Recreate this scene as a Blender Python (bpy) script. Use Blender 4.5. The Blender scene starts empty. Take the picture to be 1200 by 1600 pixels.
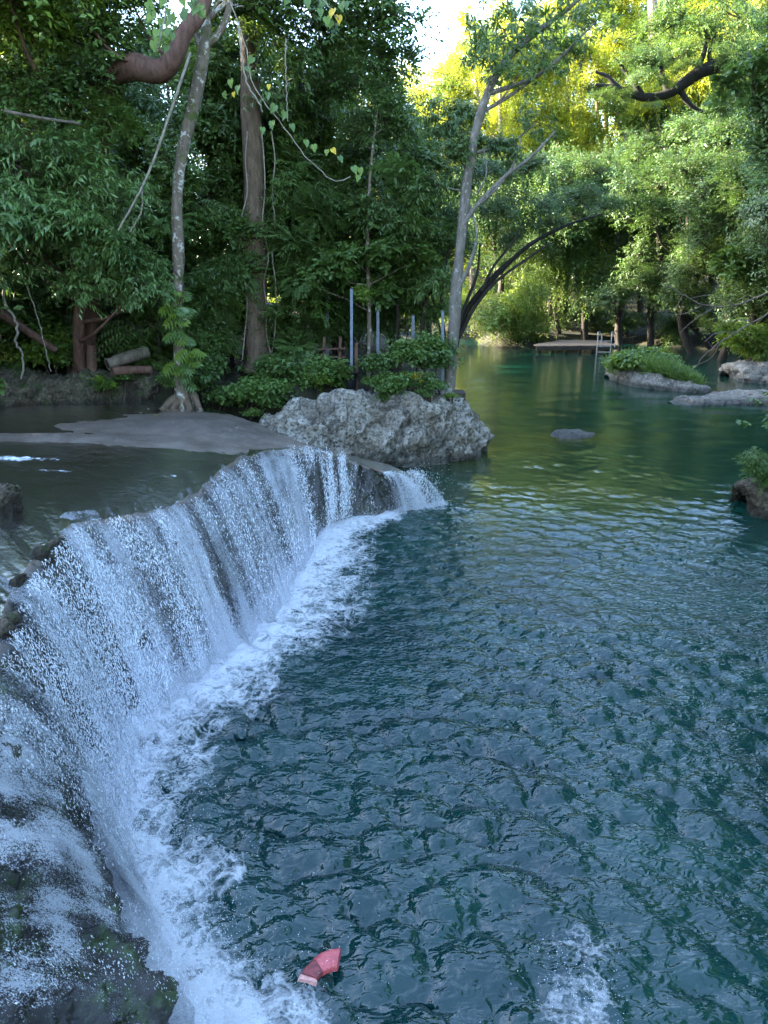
import bpy, math, random
import numpy as np
from mathutils import Vector, Matrix, Quaternion

R = math.radians
SC = bpy.context.scene
COL = SC.collection
rng = np.random.default_rng(7)
random.seed(7)

# ------------------------------------------------------------------ camera, sky, sun, exposure
CAM_H, PITCH, FPX = 4.0, R(17.3), 1155.0
cd = bpy.data.cameras.new('camera')
cam = bpy.data.objects.new('camera', cd)
COL.objects.link(cam)
cam.location = (0, 0, CAM_H)
cam.rotation_euler = (R(90) - PITCH, 0, 0)
cd.sensor_fit = 'VERTICAL'
cd.sensor_height = 36.0
cd.lens = FPX / 1600 * 36.0
cd.clip_start, cd.clip_end = 0.05, 1000
SC.camera = cam

SUN_EL, SUN_AZ = R(18), R(-74)          # azimuth from +Y, clockwise
w = bpy.data.worlds.new('World')
SC.world = w
w.use_nodes = True
nt = w.node_tree
sky = nt.nodes.new('ShaderNodeTexSky')
sky.sky_type = 'NISHITA'
sky.sun_disc = False
sky.sun_elevation, sky.sun_rotation = SUN_EL, SUN_AZ
sky.air_density, sky.dust_density, sky.ozone_density = 1.0, 1.2, 1.9
bg = nt.nodes['Background']
bg.inputs['Strength'].default_value = 0.15
nt.links.new(sky.outputs[0], bg.inputs['Color'])

sl = bpy.data.lights.new('sun', 'SUN')
sl.energy, sl.angle, sl.color = 4.6, R(0.5), (1.0, 0.92, 0.76)
so = bpy.data.objects.new('sun', sl)
COL.objects.link(so)
SDIR = Vector((math.sin(SUN_AZ) * math.cos(SUN_EL), math.cos(SUN_AZ) * math.cos(SUN_EL), math.sin(SUN_EL)))
so.rotation_euler = SDIR.to_track_quat('Z', 'Y').to_euler()
so.location = (-30, -10, 40)

vs = SC.view_settings
vs.view_transform, vs.look, vs.gamma, vs.exposure = 'Standard', 'None', 1.0, 3.95
vs.use_curve_mapping = False
SC.cycles.max_bounces = 7
SC.cycles.diffuse_bounces = 3
SC.cycles.glossy_bounces = 3
SC.cycles.transmission_bounces = 4
SC.cycles.transparent_max_bounces = 10
SC.cycles.use_denoising = True
SC.cycles.caustics_reflective = False
SC.cycles.caustics_refractive = False

# ------------------------------------------------------------------ small maths
Fv = np.array([0, math.cos(PITCH), -math.sin(PITCH)])
Uv = np.array([0, math.sin(PITCH), math.cos(PITCH)])
Rv = np.array([1.0, 0, 0])
CP = np.array([0, 0, CAM_H])
UP = np.array([0, 0, 1.0])

def ray(px, py):
    return Rv * ((px - 600) / FPX) - Uv * ((py - 800) / FPX) + Fv

def at_z(px, py, z=0.0):
    d = ray(px, py)
    return CP + d * ((z - CAM_H) / d[2])

def at_y(px, py, Y):
    d = ray(px, py)
    return CP + d * (Y / d[1])

def _h(ix, iy, iz, seed):
    n = (ix * 73856093) ^ (iy * 19349663) ^ (iz * 83492791) ^ (seed * 2654435761)
    n = (n ^ (n >> 13)) * 1274126177 & 0xffffffff
    n = (n ^ (n >> 16)) & 0xffff
    return n / 32767.5 - 1.0

def vnoise(p, seed=0):
    p = np.asarray(p, float)
    i = np.floor(p).astype(np.int64)
    f = p - i
    u = f * f * f * (f * (f * 6 - 15) + 10)
    out = 0
    for dx in (0, 1):
        wx = u[..., 0] if dx else 1 - u[..., 0]
        for dy in (0, 1):
            wy = u[..., 1] if dy else 1 - u[..., 1]
            for dz in (0, 1):
                wz = u[..., 2] if dz else 1 - u[..., 2]
                out = out + wx * wy * wz * _h(i[..., 0] + dx, i[..., 1] + dy, i[..., 2] + dz, seed)
    return out

def fbm(p, oct=4, seed=0, gain=0.5):
    p = np.asarray(p, float)
    a, s, n = 1.0, 0.0, 0.0
    for k in range(oct):
        s = s + a * vnoise(p * 2.03 ** k + 17.3 * k, seed + k)
        n += a
        a *= gain
    return s / n

def ridged(p, oct=4, seed=0, gain=0.5):
    p = np.asarray(p, float)
    a, s, n = 1.0, 0.0, 0.0
    for k in range(oct):
        s = s + a * (1 - 2 * np.abs(vnoise(p * 2.07 ** k + 9.1 * k, seed + k)))
        n += a
        a *= gain
    return s / n

def sstep(a, b, x):
    t = np.clip((x - a) / (b - a), 0, 1)
    return t * t * (3 - 2 * t)

def catmull(P, n):
    P = np.asarray(P, float)
    m = len(P)
    Q = np.vstack([2 * P[0] - P[1], P, 2 * P[-1] - P[-2]])
    t = np.linspace(0, m - 1, n) if np.isscalar(n) else np.asarray(n) * (m - 1)
    k = np.minimum(t.astype(int), m - 2)
    f = (t - k)[:, None]
    a, b, c, d = Q[k], Q[k + 1], Q[k + 2], Q[k + 3]
    return 0.5 * (2 * b + (c - a) * f + (2 * a - 5 * b + 4 * c - d) * f ** 2 + (3 * b - a - 3 * c + d) * f ** 3)

def norm(v):
    v = np.asarray(v, float)
    return v / np.maximum(np.linalg.norm(v, axis=-1, keepdims=True), 1e-9)

def seg_dist(X, Y, poly, closed=False):
    P = np.asarray(poly, float)[:, :2]
    n = len(P)
    best = np.full(X.shape, 1e9)
    for i in range(n if closed else n - 1):
        a, b = P[i], P[(i + 1) % n]
        ab = b - a
        L = max(ab @ ab, 1e-12)
        t = np.clip(((X - a[0]) * ab[0] + (Y - a[1]) * ab[1]) / L, 0, 1)
        best = np.minimum(best, np.hypot(X - a[0] - t * ab[0], Y - a[1] - t * ab[1]))
    return best

def inside(X, Y, poly):
    P = np.asarray(poly, float)[:, :2]
    n = len(P)
    c = np.zeros(X.shape, bool)
    j = n - 1
    for i in range(n):
        xi, yi, xj, yj = P[i, 0], P[i, 1], P[j, 0], P[j, 1]
        c ^= ((yi > Y) != (yj > Y)) & (X < (xj - xi) * (Y - yi) / (yj - yi + 1e-12) + xi)
        j = i
    return c

# ------------------------------------------------------------------ mesh helpers
class MB:
    """collects pieces and links them as ONE mesh object"""
    def __init__(self):
        self.V, self.T, self.Q, self.tm, self.qm, self.tr, self.qr = [], [], [], [], [], [], []
        self.n = 0
    def add(self, V, T=None, Q=None, mi=0, rnd=None):
        V = np.asarray(V, float).reshape(-1, 3)
        if T is not None and len(T):
            T = np.asarray(T, int)
            self.T.append(T + self.n)
            self.tm.append(np.full(len(T), mi))
            self.tr.append(np.full(len(T), 0.5) if rnd is None else rnd)
        if Q is not None and len(Q):
            Q = np.asarray(Q, int)
            self.Q.append(Q + self.n)
            self.qm.append(np.full(len(Q), mi))
            self.qr.append(np.full(len(Q), 0.5))
        self.V.append(V)
        self.n += len(V)
        return self
    def mesh(self, name, mats, origin=(0, 0, 0), smooth=True, vattr=None):
        V = np.vstack(self.V) - np.asarray(origin, float)
        T = np.vstack(self.T) if self.T else np.zeros((0, 3), int)
        Q = np.vstack(self.Q) if self.Q else np.zeros((0, 4), int)
        me = bpy.data.meshes.new(name)
        me.vertices.add(len(V))
        me.vertices.foreach_set('co', V.astype(np.float32).ravel())
        loops = np.concatenate([T.ravel(), Q.ravel()]).astype(np.int32)
        me.loops.add(len(loops))
        me.loops.foreach_set('vertex_index', loops)
        nT, nQ = len(T), len(Q)
        me.polygons.add(nT + nQ)
        ls = np.concatenate([np.arange(nT) * 3, nT * 3 + np.arange(nQ) * 4]).astype(np.int32)
        me.polygons.foreach_set('loop_start', ls)
        mi = np.concatenate(self.tm + self.qm).astype(np.int32)
        me.polygons.foreach_set('material_index', mi)
        me.polygons.foreach_set('use_smooth', np.full(nT + nQ, bool(smooth)))
        at = me.attributes.new('rnd', 'FLOAT', 'FACE')
        at.data.foreach_set('value', np.concatenate(self.tr + self.qr).astype(np.float32))
        for k, v in (vattr or {}).items():
            a = me.attributes.new(k, 'FLOAT', 'POINT')
            a.data.foreach_set('value', np.asarray(v, np.float32).ravel())
        me.update(calc_edges=True)
        for m in (mats if isinstance(mats, (list, tuple)) else [mats]):
            me.materials.append(m)
        return me
    def build(self, name, mats, parent=None, smooth=True, vattr=None, origin=None):
        if origin is None:
            origin = tuple(parent.location) if parent is not None else (0, 0, 0)
        me = self.mesh(name, mats, origin, smooth, vattr)
        o = bpy.data.objects.new(name, me)
        COL.objects.link(o)
        if parent is not None:
            o.parent = parent
        return o

def grid_quads(nu, nv, wrap=False):
    u = np.arange(nu - 1)
    v = np.arange(nv if wrap else nv - 1)
    U, W = np.meshgrid(u, v, indexing='ij')
    W2 = (W + 1) % nv
    return np.stack([U * nv + W, (U + 1) * nv + W, (U + 1) * nv + W2, U * nv + W2], -1).reshape(-1, 4)

def tube(mb, path, rad, seg=8, mi=0, wob=0.0, seed=0, cap=True):
    P = np.asarray(path, float)
    n = len(P)
    rad = np.broadcast_to(np.asarray(rad, float), (n,)) if np.ndim(rad) == 0 else np.interp(np.linspace(0, 1, n), np.linspace(0, 1, len(rad)), rad)
    T = norm(np.gradient(P, axis=0))
    ref = np.array([0.0, 0, 1]) if abs(T[0][2]) < 0.9 else np.array([1.0, 0, 0])
    N = np.zeros_like(P)
    v = norm(np.cross(T[0], ref))
    for i in range(n):
        v = norm(v - T[i] * (v @ T[i]))
        N[i] = v
    B = np.cross(T, N)
    a = np.linspace(0, 2 * math.pi, seg, endpoint=False)
    dirs = N[:, None, :] * np.cos(a)[None, :, None] + B[:, None, :] * np.sin(a)[None, :, None]
    rr = rad[:, None] * np.ones(seg)[None]
    if wob:
        rr = rr * (1 + wob * vnoise((P[:, None, :] + dirs * rr[..., None] * 1.0) * (0.5 / max(rad.max(), .01)), seed))
    V = P[:, None, :] + dirs * rr[..., None]
    mb.add(V.reshape(-1, 3), Q=grid_quads(n, seg, True), mi=mi)
    if cap:
        for e in (0, n - 1):
            base = np.vstack([V[e], P[e][None]])
            idx = np.arange(seg)
            tr = np.stack([idx, (idx + 1) % seg, np.full(seg, seg)], -1)
            if e == 0:
                tr = tr[:, ::-1]
            mb.add(base, T=tr, mi=mi)
    return mb

def box(mb, c, s, rot=None, mi=0):
    V = np.array([[x, y, z] for x in (-.5, .5) for y in (-.5, .5) for z in (-.5, .5)]) * np.asarray(s, float)
    if rot is not None:
        V = V @ np.array(rot).T
    F = [[0, 1, 3, 2], [4, 6, 7, 5], [0, 4, 5, 1], [2, 3, 7, 6], [0, 2, 6, 4], [1, 5, 7, 3]]
    mb.add(V + np.asarray(c, float), Q=F, mi=mi)
    return mb

def bar(mb, a, b, wd, th, mi=0):
    a, b = np.asarray(a, float), np.asarray(b, float)
    d = b - a
    L = np.linalg.norm(d)
    x = d / L
    up = np.array([0, 0, 1.0]) if abs(x[2]) < .95 else np.array([0, 1.0, 0])
    y = norm(np.cross(up, x))
    z = np.cross(x, y)
    return box(mb, (a + b) / 2, (L, wd, th), np.stack([x, y, z], 1), mi)

def tag(o, label=None, cat=None, group=None, kind=None):
    if label: o['label'] = label
    if cat: o['category'] = cat
    if group: o['group'] = group
    if kind: o['kind'] = kind
    return o

def thing(name, label, cat, loc=(0, 0, 0), group=None):
    o = bpy.data.objects.new(name, None)
    o.empty_display_size = 0.2
    COL.objects.link(o)
    o.location = tuple(float(v) for v in loc)
    return tag(o, label, cat, group)

def child(name, me, root, M, mat=None):
    """a part that shares mesh data; M is its world matrix"""
    o = bpy.data.objects.new(name, me)
    COL.objects.link(o)
    if root is not None:
        o.parent = root
        M = Matrix.Translation(-root.location) @ M
    o.matrix_basis = M
    if mat is not None:
        o.material_slots[0].link = 'OBJECT'
        o.material_slots[0].material = mat
    return o

def TRS(p, rot=(0, 0, 0), s=1.0):
    from mathutils import Euler
    sc = (s, s, s) if np.isscalar(s) else s
    return Matrix.LocRotScale(Vector([float(v) for v in p]), Euler(rot), Vector([float(v) for v in sc]))

# ------------------------------------------------------------------ materials
def new_mat(name):
    m = bpy.data.materials.new(name)
    m.use_nodes = True
    t = m.node_tree
    t.nodes.clear()
    out = t.nodes.new('ShaderNodeOutputMaterial')
    def N(kind, **kw):
        n = t.nodes.new('ShaderNode' + kind)
        ins = kw.pop('ins', {})
        for k, v in kw.items():
            setattr(n, k, v)
        for k, v in ins.items():
            if hasattr(v, 'is_linked') or isinstance(v, bpy.types.NodeSocket):
                t.links.new(v, n.inputs[k])
            else:
                n.inputs[k].default_value = v
        return n
    return m, t, N, out

def ramp(N, fac, stops, interp='LINEAR'):
    r = N('ValToRGB', ins={'Fac': fac})
    r.color_ramp.interpolation = interp
    el = r.color_ramp.elements
    while len(el) < len(stops):
        el.new(0.5)
    for e, (p, c) in zip(el, stops):
        e.position = p
        e.color = (*c, 1) if len(c) == 3 else c
    return r.outputs['Color']

def mixc(N, fac, a, b):
    n = N('Mix', data_type='RGBA')
    for k, v in ((0, fac), (6, a), (7, b)):
        if isinstance(v, bpy.types.NodeSocket):
            n.id_data.links.new(v, n.inputs[k])
        else:
            n.inputs[k].default_value = v if np.isscalar(v) else ((*v, 1) if len(v) == 3 else v)
    return n.outputs[2]

def math_(N, op, a, b=0.0, clamp=False):
    n = N('Math', operation=op, use_clamp=clamp)
    for k, v in ((0, a), (1, b)):
        if isinstance(v, bpy.types.NodeSocket):
            n.id_data.links.new(v, n.inputs[k])
        else:
            n.inputs[k].default_value = v
    return n.outputs[0]

def leaf_mat(name, dark, mid, light, trans, tmix=0.35, rough=0.5):
    m, t, N, out = new_mat(name)
    at = N('Attribute', attribute_name='rnd')
    oi = N('ObjectInfo')
    f = math_(N, 'ADD', math_(N, 'MULTIPLY', at.outputs['Fac'], 0.72), math_(N, 'MULTIPLY', oi.outputs['Random'], 0.28))
    c = ramp(N, f, [(0.08, dark), (0.5, mid), (0.92, light)])
    ct = mixc(N, 0.55, c, trans)
    p = N('BsdfPrincipled', ins={'Base Color': c, 'Roughness': rough})
    p.inputs['Specular IOR Level'].default_value = 0.55
    tr = N('BsdfTranslucent', ins={'Color': ct})
    mx = N('MixShader', ins={0: tmix})
    t.links.new(p.outputs[0], mx.inputs[1])
    t.links.new(tr.outputs[0], mx.inputs[2])
    t.links.new(mx.outputs[0], out.inputs['Surface'])
    return m

def basic_mat(name, c1, c2, scale=6.0, rough=0.8, bump=0.3, bscale=None, spec=0.3, dist=0.02, stretch=(1, 1, 1), metal=0.0, rough2=None):
    m, t, N, out = new_mat(name)
    tc = N('TexCoord')
    mp = N('Mapping', ins={'Vector': tc.outputs['Object'], 'Scale': stretch})
    n1 = N('TexNoise', ins={'Vector': mp.outputs[0], 'Scale': scale, 'Detail': 8.0, 'Roughness': 0.62})
    n2 = N('TexNoise', ins={'Vector': mp.outputs[0], 'Scale': (bscale or scale * 4), 'Detail': 8.0, 'Roughness': 0.65})
    c = ramp(N, n1.outputs['Fac'], [(0.32, c1), (0.68, c2)])
    p = N('BsdfPrincipled', ins={'Base Color': c, 'Roughness': rough, 'Metallic': metal})
    p.inputs['Specular IOR Level'].default_value = spec
    if rough2 is not None:
        t.links.new(ramp(N, n2.outputs['Fac'], [(0.35, (rough,) * 3), (0.65, (rough2,) * 3)]), p.inputs['Roughness'])
    b = N('Bump', ins={'Height': n2.outputs['Fac'], 'Strength': bump, 'Distance': dist})
    t.links.new(b.outputs[0], p.inputs['Normal'])
    t.links.new(p.outputs[0], out.inputs['Surface'])
    return m

def bark_mat(name, c1, c2, lichen=None, amount=0.5, lscale=9.0, moss=None):
    m, t, N, out = new_mat(name)
    tc = N('TexCoord')
    mp = N('Mapping', ins={'Vector': tc.outputs['Object'], 'Scale': (1, 1, 0.25)})
    n1 = N('TexNoise', ins={'Vector': mp.outputs[0], 'Scale': 14.0, 'Detail': 8.0, 'Roughness': 0.7})
    c = ramp(N, n1.outputs['Fac'], [(0.3, c1), (0.7, c2)])
    if lichen:
        n2 = N('TexNoise', ins={'Vector': tc.outputs['Object'], 'Scale': lscale, 'Detail': 6.0, 'Roughness': 0.7, 'Distortion': 0.4})
        f = ramp(N, n2.outputs['Fac'], [(amount, (0, 0, 0)), (amount + 0.06, (1, 1, 1))])
        c = mixc(N, f, c, lichen)
    if moss:
        n3 = N('TexNoise', ins={'Vector': tc.outputs['Object'], 'Scale': 3.1, 'Detail': 6.0, 'Roughness': 0.7})
        f = ramp(N, n3.outputs['Fac'], [(0.56, (0, 0, 0)), (0.66, (1, 1, 1))])
        c = mixc(N, f, c, moss)
    p = N('BsdfPrincipled', ins={'Base Color': c, 'Roughness': 0.85})
    p.inputs['Specular IOR Level'].default_value = 0.25
    b = N('Bump', ins={'Height': n1.outputs['Fac'], 'Strength': 0.6, 'Distance': 0.02})
    t.links.new(b.outputs[0], p.inputs['Normal'])
    t.links.new(p.outputs[0], out.inputs['Surface'])
    return m

M = {}
M['leaf_dark'] = leaf_mat('leaf_dark', (.032, .064, .014), (.068, .128, .028), (.115, .185, .046), (.10, .17, .02))
M['leaf_mid'] = leaf_mat('leaf_mid', (.045, .09, .016), (.095, .17, .032), (.15, .24, .052), (.16, .24, .02))
M['leaf_cool'] = leaf_mat('leaf_cool', (.042, .084, .020), (.092, .160, .038), (.150, .222, .062), (.12, .2, .03), rough=.36)
M['leaf_lime'] = leaf_mat('leaf_lime', (.07, .12, .014), (.15, .235, .026), (.22, .31, .05), (.26, .32, .02), .42)
M['leaf_sun'] = leaf_mat('leaf_sun', (.13, .165, .010), (.25, .28, .014), (.36, .38, .022), (.48, .50, .025), .5)  # yellow of the sunlight put into the leaf colour
M['leaf_bush'] = leaf_mat('leaf_bush', (.055, .115, .028), (.12, .205, .052), (.20, .30, .09), (.16, .26, .04), rough=.33)
M['leaf_dry'] = leaf_mat('leaf_dry', (.05, .06, .02), (.13, .12, .05), (.2, .17, .08), (.2, .2, .04))
M['leaf_yellow'] = leaf_mat('leaf_yellow', (.45, .30, .01), (.6, .42, .015), (.7, .5, .03), (.8, .5, .01), .4)
M['grass'] = leaf_mat('grass_blade', (.05, .10, .018), (.10, .18, .03), (.17, .25, .06), (.2, .28, .03), .4)
M['bark'] = bark_mat('bark_brown', (.06, .040, .026), (.19, .13, .088), (.28, .24, .19), .62)
M['bark_dark'] = bark_mat('bark_dark', (.018, .014, .011), (.06, .046, .036), (.1, .1, .08), .66)
M['bark_silhouette'] = bark_mat('bark_silhouette', (.008, .007, .006), (.03, .024, .02))  # near black: darkness of a silhouette put into the bark colour
M['bark_pale'] = bark_mat('bark_pale', (.09, .065, .045), (.23, .175, .13), (.50, .46, .40), .545, 7.0, (.07, .09, .02))
M['bark_red'] = bark_mat('bark_red', (.06, .03, .022), (.19, .10, .072), None)
M['bark_grey'] = bark_mat('bark_grey', (.09, .075, .06), (.27, .23, .19), (.4, .38, .34), .58)
M['twig'] = basic_mat('twig', (.03, .022, .015), (.09, .07, .05), 10, .9, .2)
M['deadwood'] = basic_mat('deadwood', (.07, .05, .038), (.20, .155, .115), 8, .85, .5, 30, stretch=(1, 1, .3))
M['vine'] = basic_mat('vine_pale', (.18, .145, .105), (.36, .31, .24), 8, .8, .3)
M['soil'] = basic_mat('forest_soil', (.012, .011, .006), (.034, .032, .014), 1.6, .95, .8, 14, dist=.06)

def rock_mat(name, base, pale, dark, warm, moss=None, scale=2.2, rough=0.85, spec=.3, bump=.9):
    m, t, N, out = new_mat(name)
    tc = N('TexCoord')
    V = tc.outputs['Object']
    n1 = N('TexNoise', ins={'Vector': V, 'Scale': scale, 'Detail': 9.0, 'Roughness': 0.66, 'Distortion': 0.6})
    n2 = N('TexNoise', ins={'Vector': V, 'Scale': scale * 7, 'Detail': 9.0, 'Roughness': 0.72})
    vo = N('TexVoronoi', ins={'Vector': V, 'Scale': scale * 6.5, 'Randomness': 1.0})
    c = ramp(N, n1.outputs['Fac'], [(0.30, warm), (0.48, base), (0.66, pale)])
    f = ramp(N, n2.outputs['Fac'], [(0.38, (1, 1, 1)), (0.52, (0, 0, 0))])
    c = mixc(N, f, c, dark)
    n4 = N('TexNoise', ins={'Vector': V, 'Scale': scale * .55, 'Detail': 7.0, 'Roughness': .7, 'Distortion': 1.0})
    c = mixc(N, ramp(N, n4.outputs['Fac'], [(.52, (0, 0, 0)), (.64, (.75, .75, .75))]), c, dark)
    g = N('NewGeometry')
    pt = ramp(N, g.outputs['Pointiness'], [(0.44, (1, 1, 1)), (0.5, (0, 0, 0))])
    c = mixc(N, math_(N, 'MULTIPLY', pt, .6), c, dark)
    if moss:
        sx = N('SeparateXYZ', ins={0: g.outputs['Normal']})
        n3 = N('TexNoise', ins={'Vector': V, 'Scale': 3.0, 'Detail': 7.0, 'Roughness': .7})
        mf = math_(N, 'MULTIPLY', ramp(N, n3.outputs['Fac'], [(.48, (0, 0, 0)), (.6, (1, 1, 1))]), math_(N, 'ADD', sx.outputs[2], .35, True))
        c = mixc(N, mf, c, moss)
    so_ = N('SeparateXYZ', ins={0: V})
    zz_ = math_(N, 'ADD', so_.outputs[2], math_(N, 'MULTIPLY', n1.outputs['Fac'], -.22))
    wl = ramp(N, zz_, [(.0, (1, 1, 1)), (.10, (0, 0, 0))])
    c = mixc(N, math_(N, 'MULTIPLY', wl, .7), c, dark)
    p = N('BsdfPrincipled', ins={'Base Color': c, 'Roughness': rough})
    p.inputs['Specular IOR Level'].default_value = spec
    hh = math_(N, 'ADD', n2.outputs['Fac'], math_(N, 'MULTIPLY', vo.outputs['Distance'], .7))
    b = N('Bump', ins={'Height': hh, 'Strength': bump, 'Distance': .05})
    t.links.new(b.outputs[0], p.inputs['Normal'])
    t.links.new(p.outputs[0], out.inputs['Surface'])
    return m

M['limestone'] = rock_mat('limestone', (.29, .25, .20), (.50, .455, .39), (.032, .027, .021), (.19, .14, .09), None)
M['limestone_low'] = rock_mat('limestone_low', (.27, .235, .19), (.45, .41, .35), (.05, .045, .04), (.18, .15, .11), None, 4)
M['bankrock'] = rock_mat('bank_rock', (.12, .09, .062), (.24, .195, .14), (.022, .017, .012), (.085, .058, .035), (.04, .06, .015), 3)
M['steel'] = basic_mat('galvanised_steel', (.10, .12, .15), (.19, .22, .26), 14, .5, .1, metal=.3)
M['rust'] = basic_mat('rusty_iron', (.05, .022, .015), (.15, .06, .035), 18, .9, .3)
M['black_tub'] = basic_mat('black_plastic', (.012, .012, .014), (.03, .03, .034), 9, .5, .1)
M['plank'] = basic_mat('weathered_plank', (.22, .135, .085), (.40, .27, .18), 5, .8, .4, 22, stretch=(1, 6, 6))
M['plank_dark'] = basic_mat('wet_timber', (.03, .023, .018), (.08, .06, .045), 5, .75, .4, 20)
M['white_metal'] = basic_mat('white_painted_metal', (.28, .26, .235), (.42, .40, .37), 12, .45, .1)

# ------------------------------------------------------------------ the fall line: lip, foot and back of the ledge
ROWS = [  # lip (px,py,z), foot (px,py), back of the shelf (px,py,z)
    ((640, 742, .55), (684, 788), (606, 726, .62)),
    ((606, 738, .70), (626, 797), (560, 716, .74)),
    ((585, 735, .80), (592, 806), (520, 704, .84)),
    ((540, 716, .88), (538, 818), (452, 688, .98)),
    ((490, 704, .95), (508, 838), (420, 676, 1.02)),
    ((440, 702, 1.0), (480, 872), (395, 664, 1.08)),
    ((360, 725, 1.1), (440, 928), (330, 640, 1.22)),
    ((285, 785, 1.25), (372, 1005), (220, 634, 1.28)),
    ((180, 812, 1.35), (292, 1068), (100, 634, 1.32)),
    ((105, 828, 1.42), (228, 1118), (-20, 636, 1.32)),
    ((50, 880, 1.5), (188, 1165), (-170, 645, 1.34)),
    ((15, 930, 1.55), (164, 1205), (-300, 680, 1.4)),
    ((-5, 990, 1.6), (158, 1250), (-400, 760, 1.5)),
    ((-60, 1090, 1.6), (172, 1310), (-500, 900, 1.6)),
    ((-110, 1230, 1.52), (200, 1385), (-560, 1080, 1.6)),
    ((-140, 1420, 1.42), (252, 1490), (-560, 1300, 1.6)),
    ((-150, 1680, 1.32), (312, 1630), (-560, 1600, 1.55)),
    ((-150, 1960, 1.2), (370, 1840), (-600, 2100, 1.5)),
]
LIP = np.array([at_z(*r[0]) for r in ROWS])
FOOT = np.array([at_z(r[1][0], r[1][1], 0) for r in ROWS])
BACK = np.array([at_z(*r[2]) for r in ROWS])
S = np.concatenate([np.linspace(0, .72, 440)[:-1], np.linspace(.72, 1, 420)])
NS = len(S)
lip_c, foot_c, back_c = catmull(LIP, S), catmull(FOOT, S), catmull(BACK, S)

# ------------------------------------------------------------------ ground
RIVER = [tuple(p[:2]) for p in BACK[6:][::-1][1:]]
RIVER = [(-3.2, -14), (-3.0, 0.6)] + RIVER + [tuple(BACK[0][:2] + [-1.9, 1.6]), tuple(at_z(640, 727, 0)[:2] + [-.3, 1.5]), tuple(at_z(700, 720, 0)[:2] + [0, 1.2]), tuple(at_z(757, 703, 0)[:2] + [-.5, .6]),
         (2.9, 20), (2.75, 24), (2.6, 28.5), (3.3, 36), (3.4, 43), (1.0, 47), (-8, 51), (-24, 57), (-24, 67), (-2, 68),
         (4.5, 65), (6.4, 58), (6.0, 49.5), (7.2, 47.4), (9.6, 47.0), (10.6, 49.2), (13, 50.8), (16.5, 50.4), (19, 48), (21.5, 44), (21.5, 38),
         (18.9, 34), (19.2, 30), (18.5, 25), (13.5, 20), (8.8, 16.5), (7.3, 14), (6.9, 12), (7.2, 9.5), (7.6, 6), (8.2, 0), (8.2, -14)]

def ground_z(X, Y):
    X, Y = np.asarray(X, float), np.asarray(Y, float)
    d = seg_dist(X, Y, RIVER, True)
    ins = inside(X, Y, RIVER)
    left = sstep(5.0, 2.0, X) * sstep(60, 44, Y)
    right = sstep(5, 9, X) * sstep(60, 45, Y)
    far = sstep(44, 62, Y) * sstep(-22, 2, X)
    bank = 0.55 + 1.15 * left * (1 - 0.35 * sstep(-2, 1, X)) + .4 * right
    slope = .05 + .16 * left * sstep(-4, -14, X) + .10 * left * sstep(32, 40, Y) + .42 * right * sstep(2, 9, d) + .30 * far * sstep(2, 10, d)
    rise = np.minimum(slope * np.maximum(d - 1.0, 0), 16 + 4 * far)
    up = bank * sstep(-.1, 1.5, d) + rise
    n = .22 * fbm(np.stack([X * .5, Y * .5, X * 0], -1), 3, 3) + .5 * sstep(4, 15, d) * fbm(np.stack([X * .12, Y * .12, X * 0], -1), 3, 9)
    dn = -0.2 - np.minimum(d * .9, 2.6)
    return np.where(ins, dn, up + n * sstep(0, 2, d) - .15)

def gz(x, y):
    return float(ground_z(np.array([x]), np.array([y]))[0])

gx = np.concatenate([np.linspace(-90, -20, 36)[:-1], np.linspace(-20, 26, 150)[:-1], np.linspace(26, 110, 42)])
gy = np.concatenate([np.linspace(-30, -4, 14)[:-1], np.linspace(-4, 70, 190)[:-1], np.linspace(70, 190, 50)])
GX, GY = np.meshgrid(gx, gy, indexing='ij')
GZ = ground_z(GX, GY)
mb = MB()
mb.add(np.stack([GX, GY, GZ], -1).reshape(-1, 3), Q=grid_quads(len(gx), len(gy)))
tag(mb.build('ground', M['soil']), kind='structure')

# ------------------------------------------------------------------ rock shelf the stream runs over
NB, NF = 120, 110
tb = np.linspace(0, 1, NB) ** 0.8
tf = np.linspace(0, 1, NF)[1:]
def shelf(off=0.0, rough=True, t_back=tb, t_face=tf, sink=.55):
    top = back_c[:, None, :] * (1 - t_back)[None, :, None] + lip_c[:, None, :] * t_back[None, :, None]
    k = t_face[None, :, None]
    # the face leans out and bulges
    xy = lip_c[:, None, :2] * (1 - k) + foot_c[:, None, :2] * k
    zz = lip_c[:, None, 2] * (1 - (t_face[None] ** 1.55)) - sink * sstep(.75, 1, t_face)[None]
    face = np.concatenate([xy, zz[..., None]], -1)
    P = np.concatenate([top, face], 1)
    return P

P0 = shelf()
# lip edge rounding + outward normals
dS = np.gradient(P0, axis=0)
dT = np.gradient(P0, axis=1)
NRM = norm(np.cross(dT, dS))
NRM *= np.sign(NRM[..., 2:3] + 1e-9) * np.where(np.abs(NRM[..., 2:3]) > -1, 1, 1)
tt = np.concatenate([-(1 - tb), tf])[None, :] * np.ones((NS, 1))      # -1 back .. 0 lip .. 1 foot
arc = np.concatenate([[0], np.cumsum(np.linalg.norm(np.diff(lip_c, axis=0), axis=1))])
AR = arc[:, None] * np.ones_like(tt)
X0, Y0 = P0[..., 0], P0[..., 1]
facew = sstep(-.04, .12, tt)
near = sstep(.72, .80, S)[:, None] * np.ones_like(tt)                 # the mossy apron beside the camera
groove = fbm(np.stack([AR * 3.2, tt * .8, tt * 0], -1), 4, 21)
lump = ridged(P0 * np.array([1.6, 1.6, 2.2]), 5, 31)
fine = fbm(P0 * 7, 5, 41)
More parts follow.
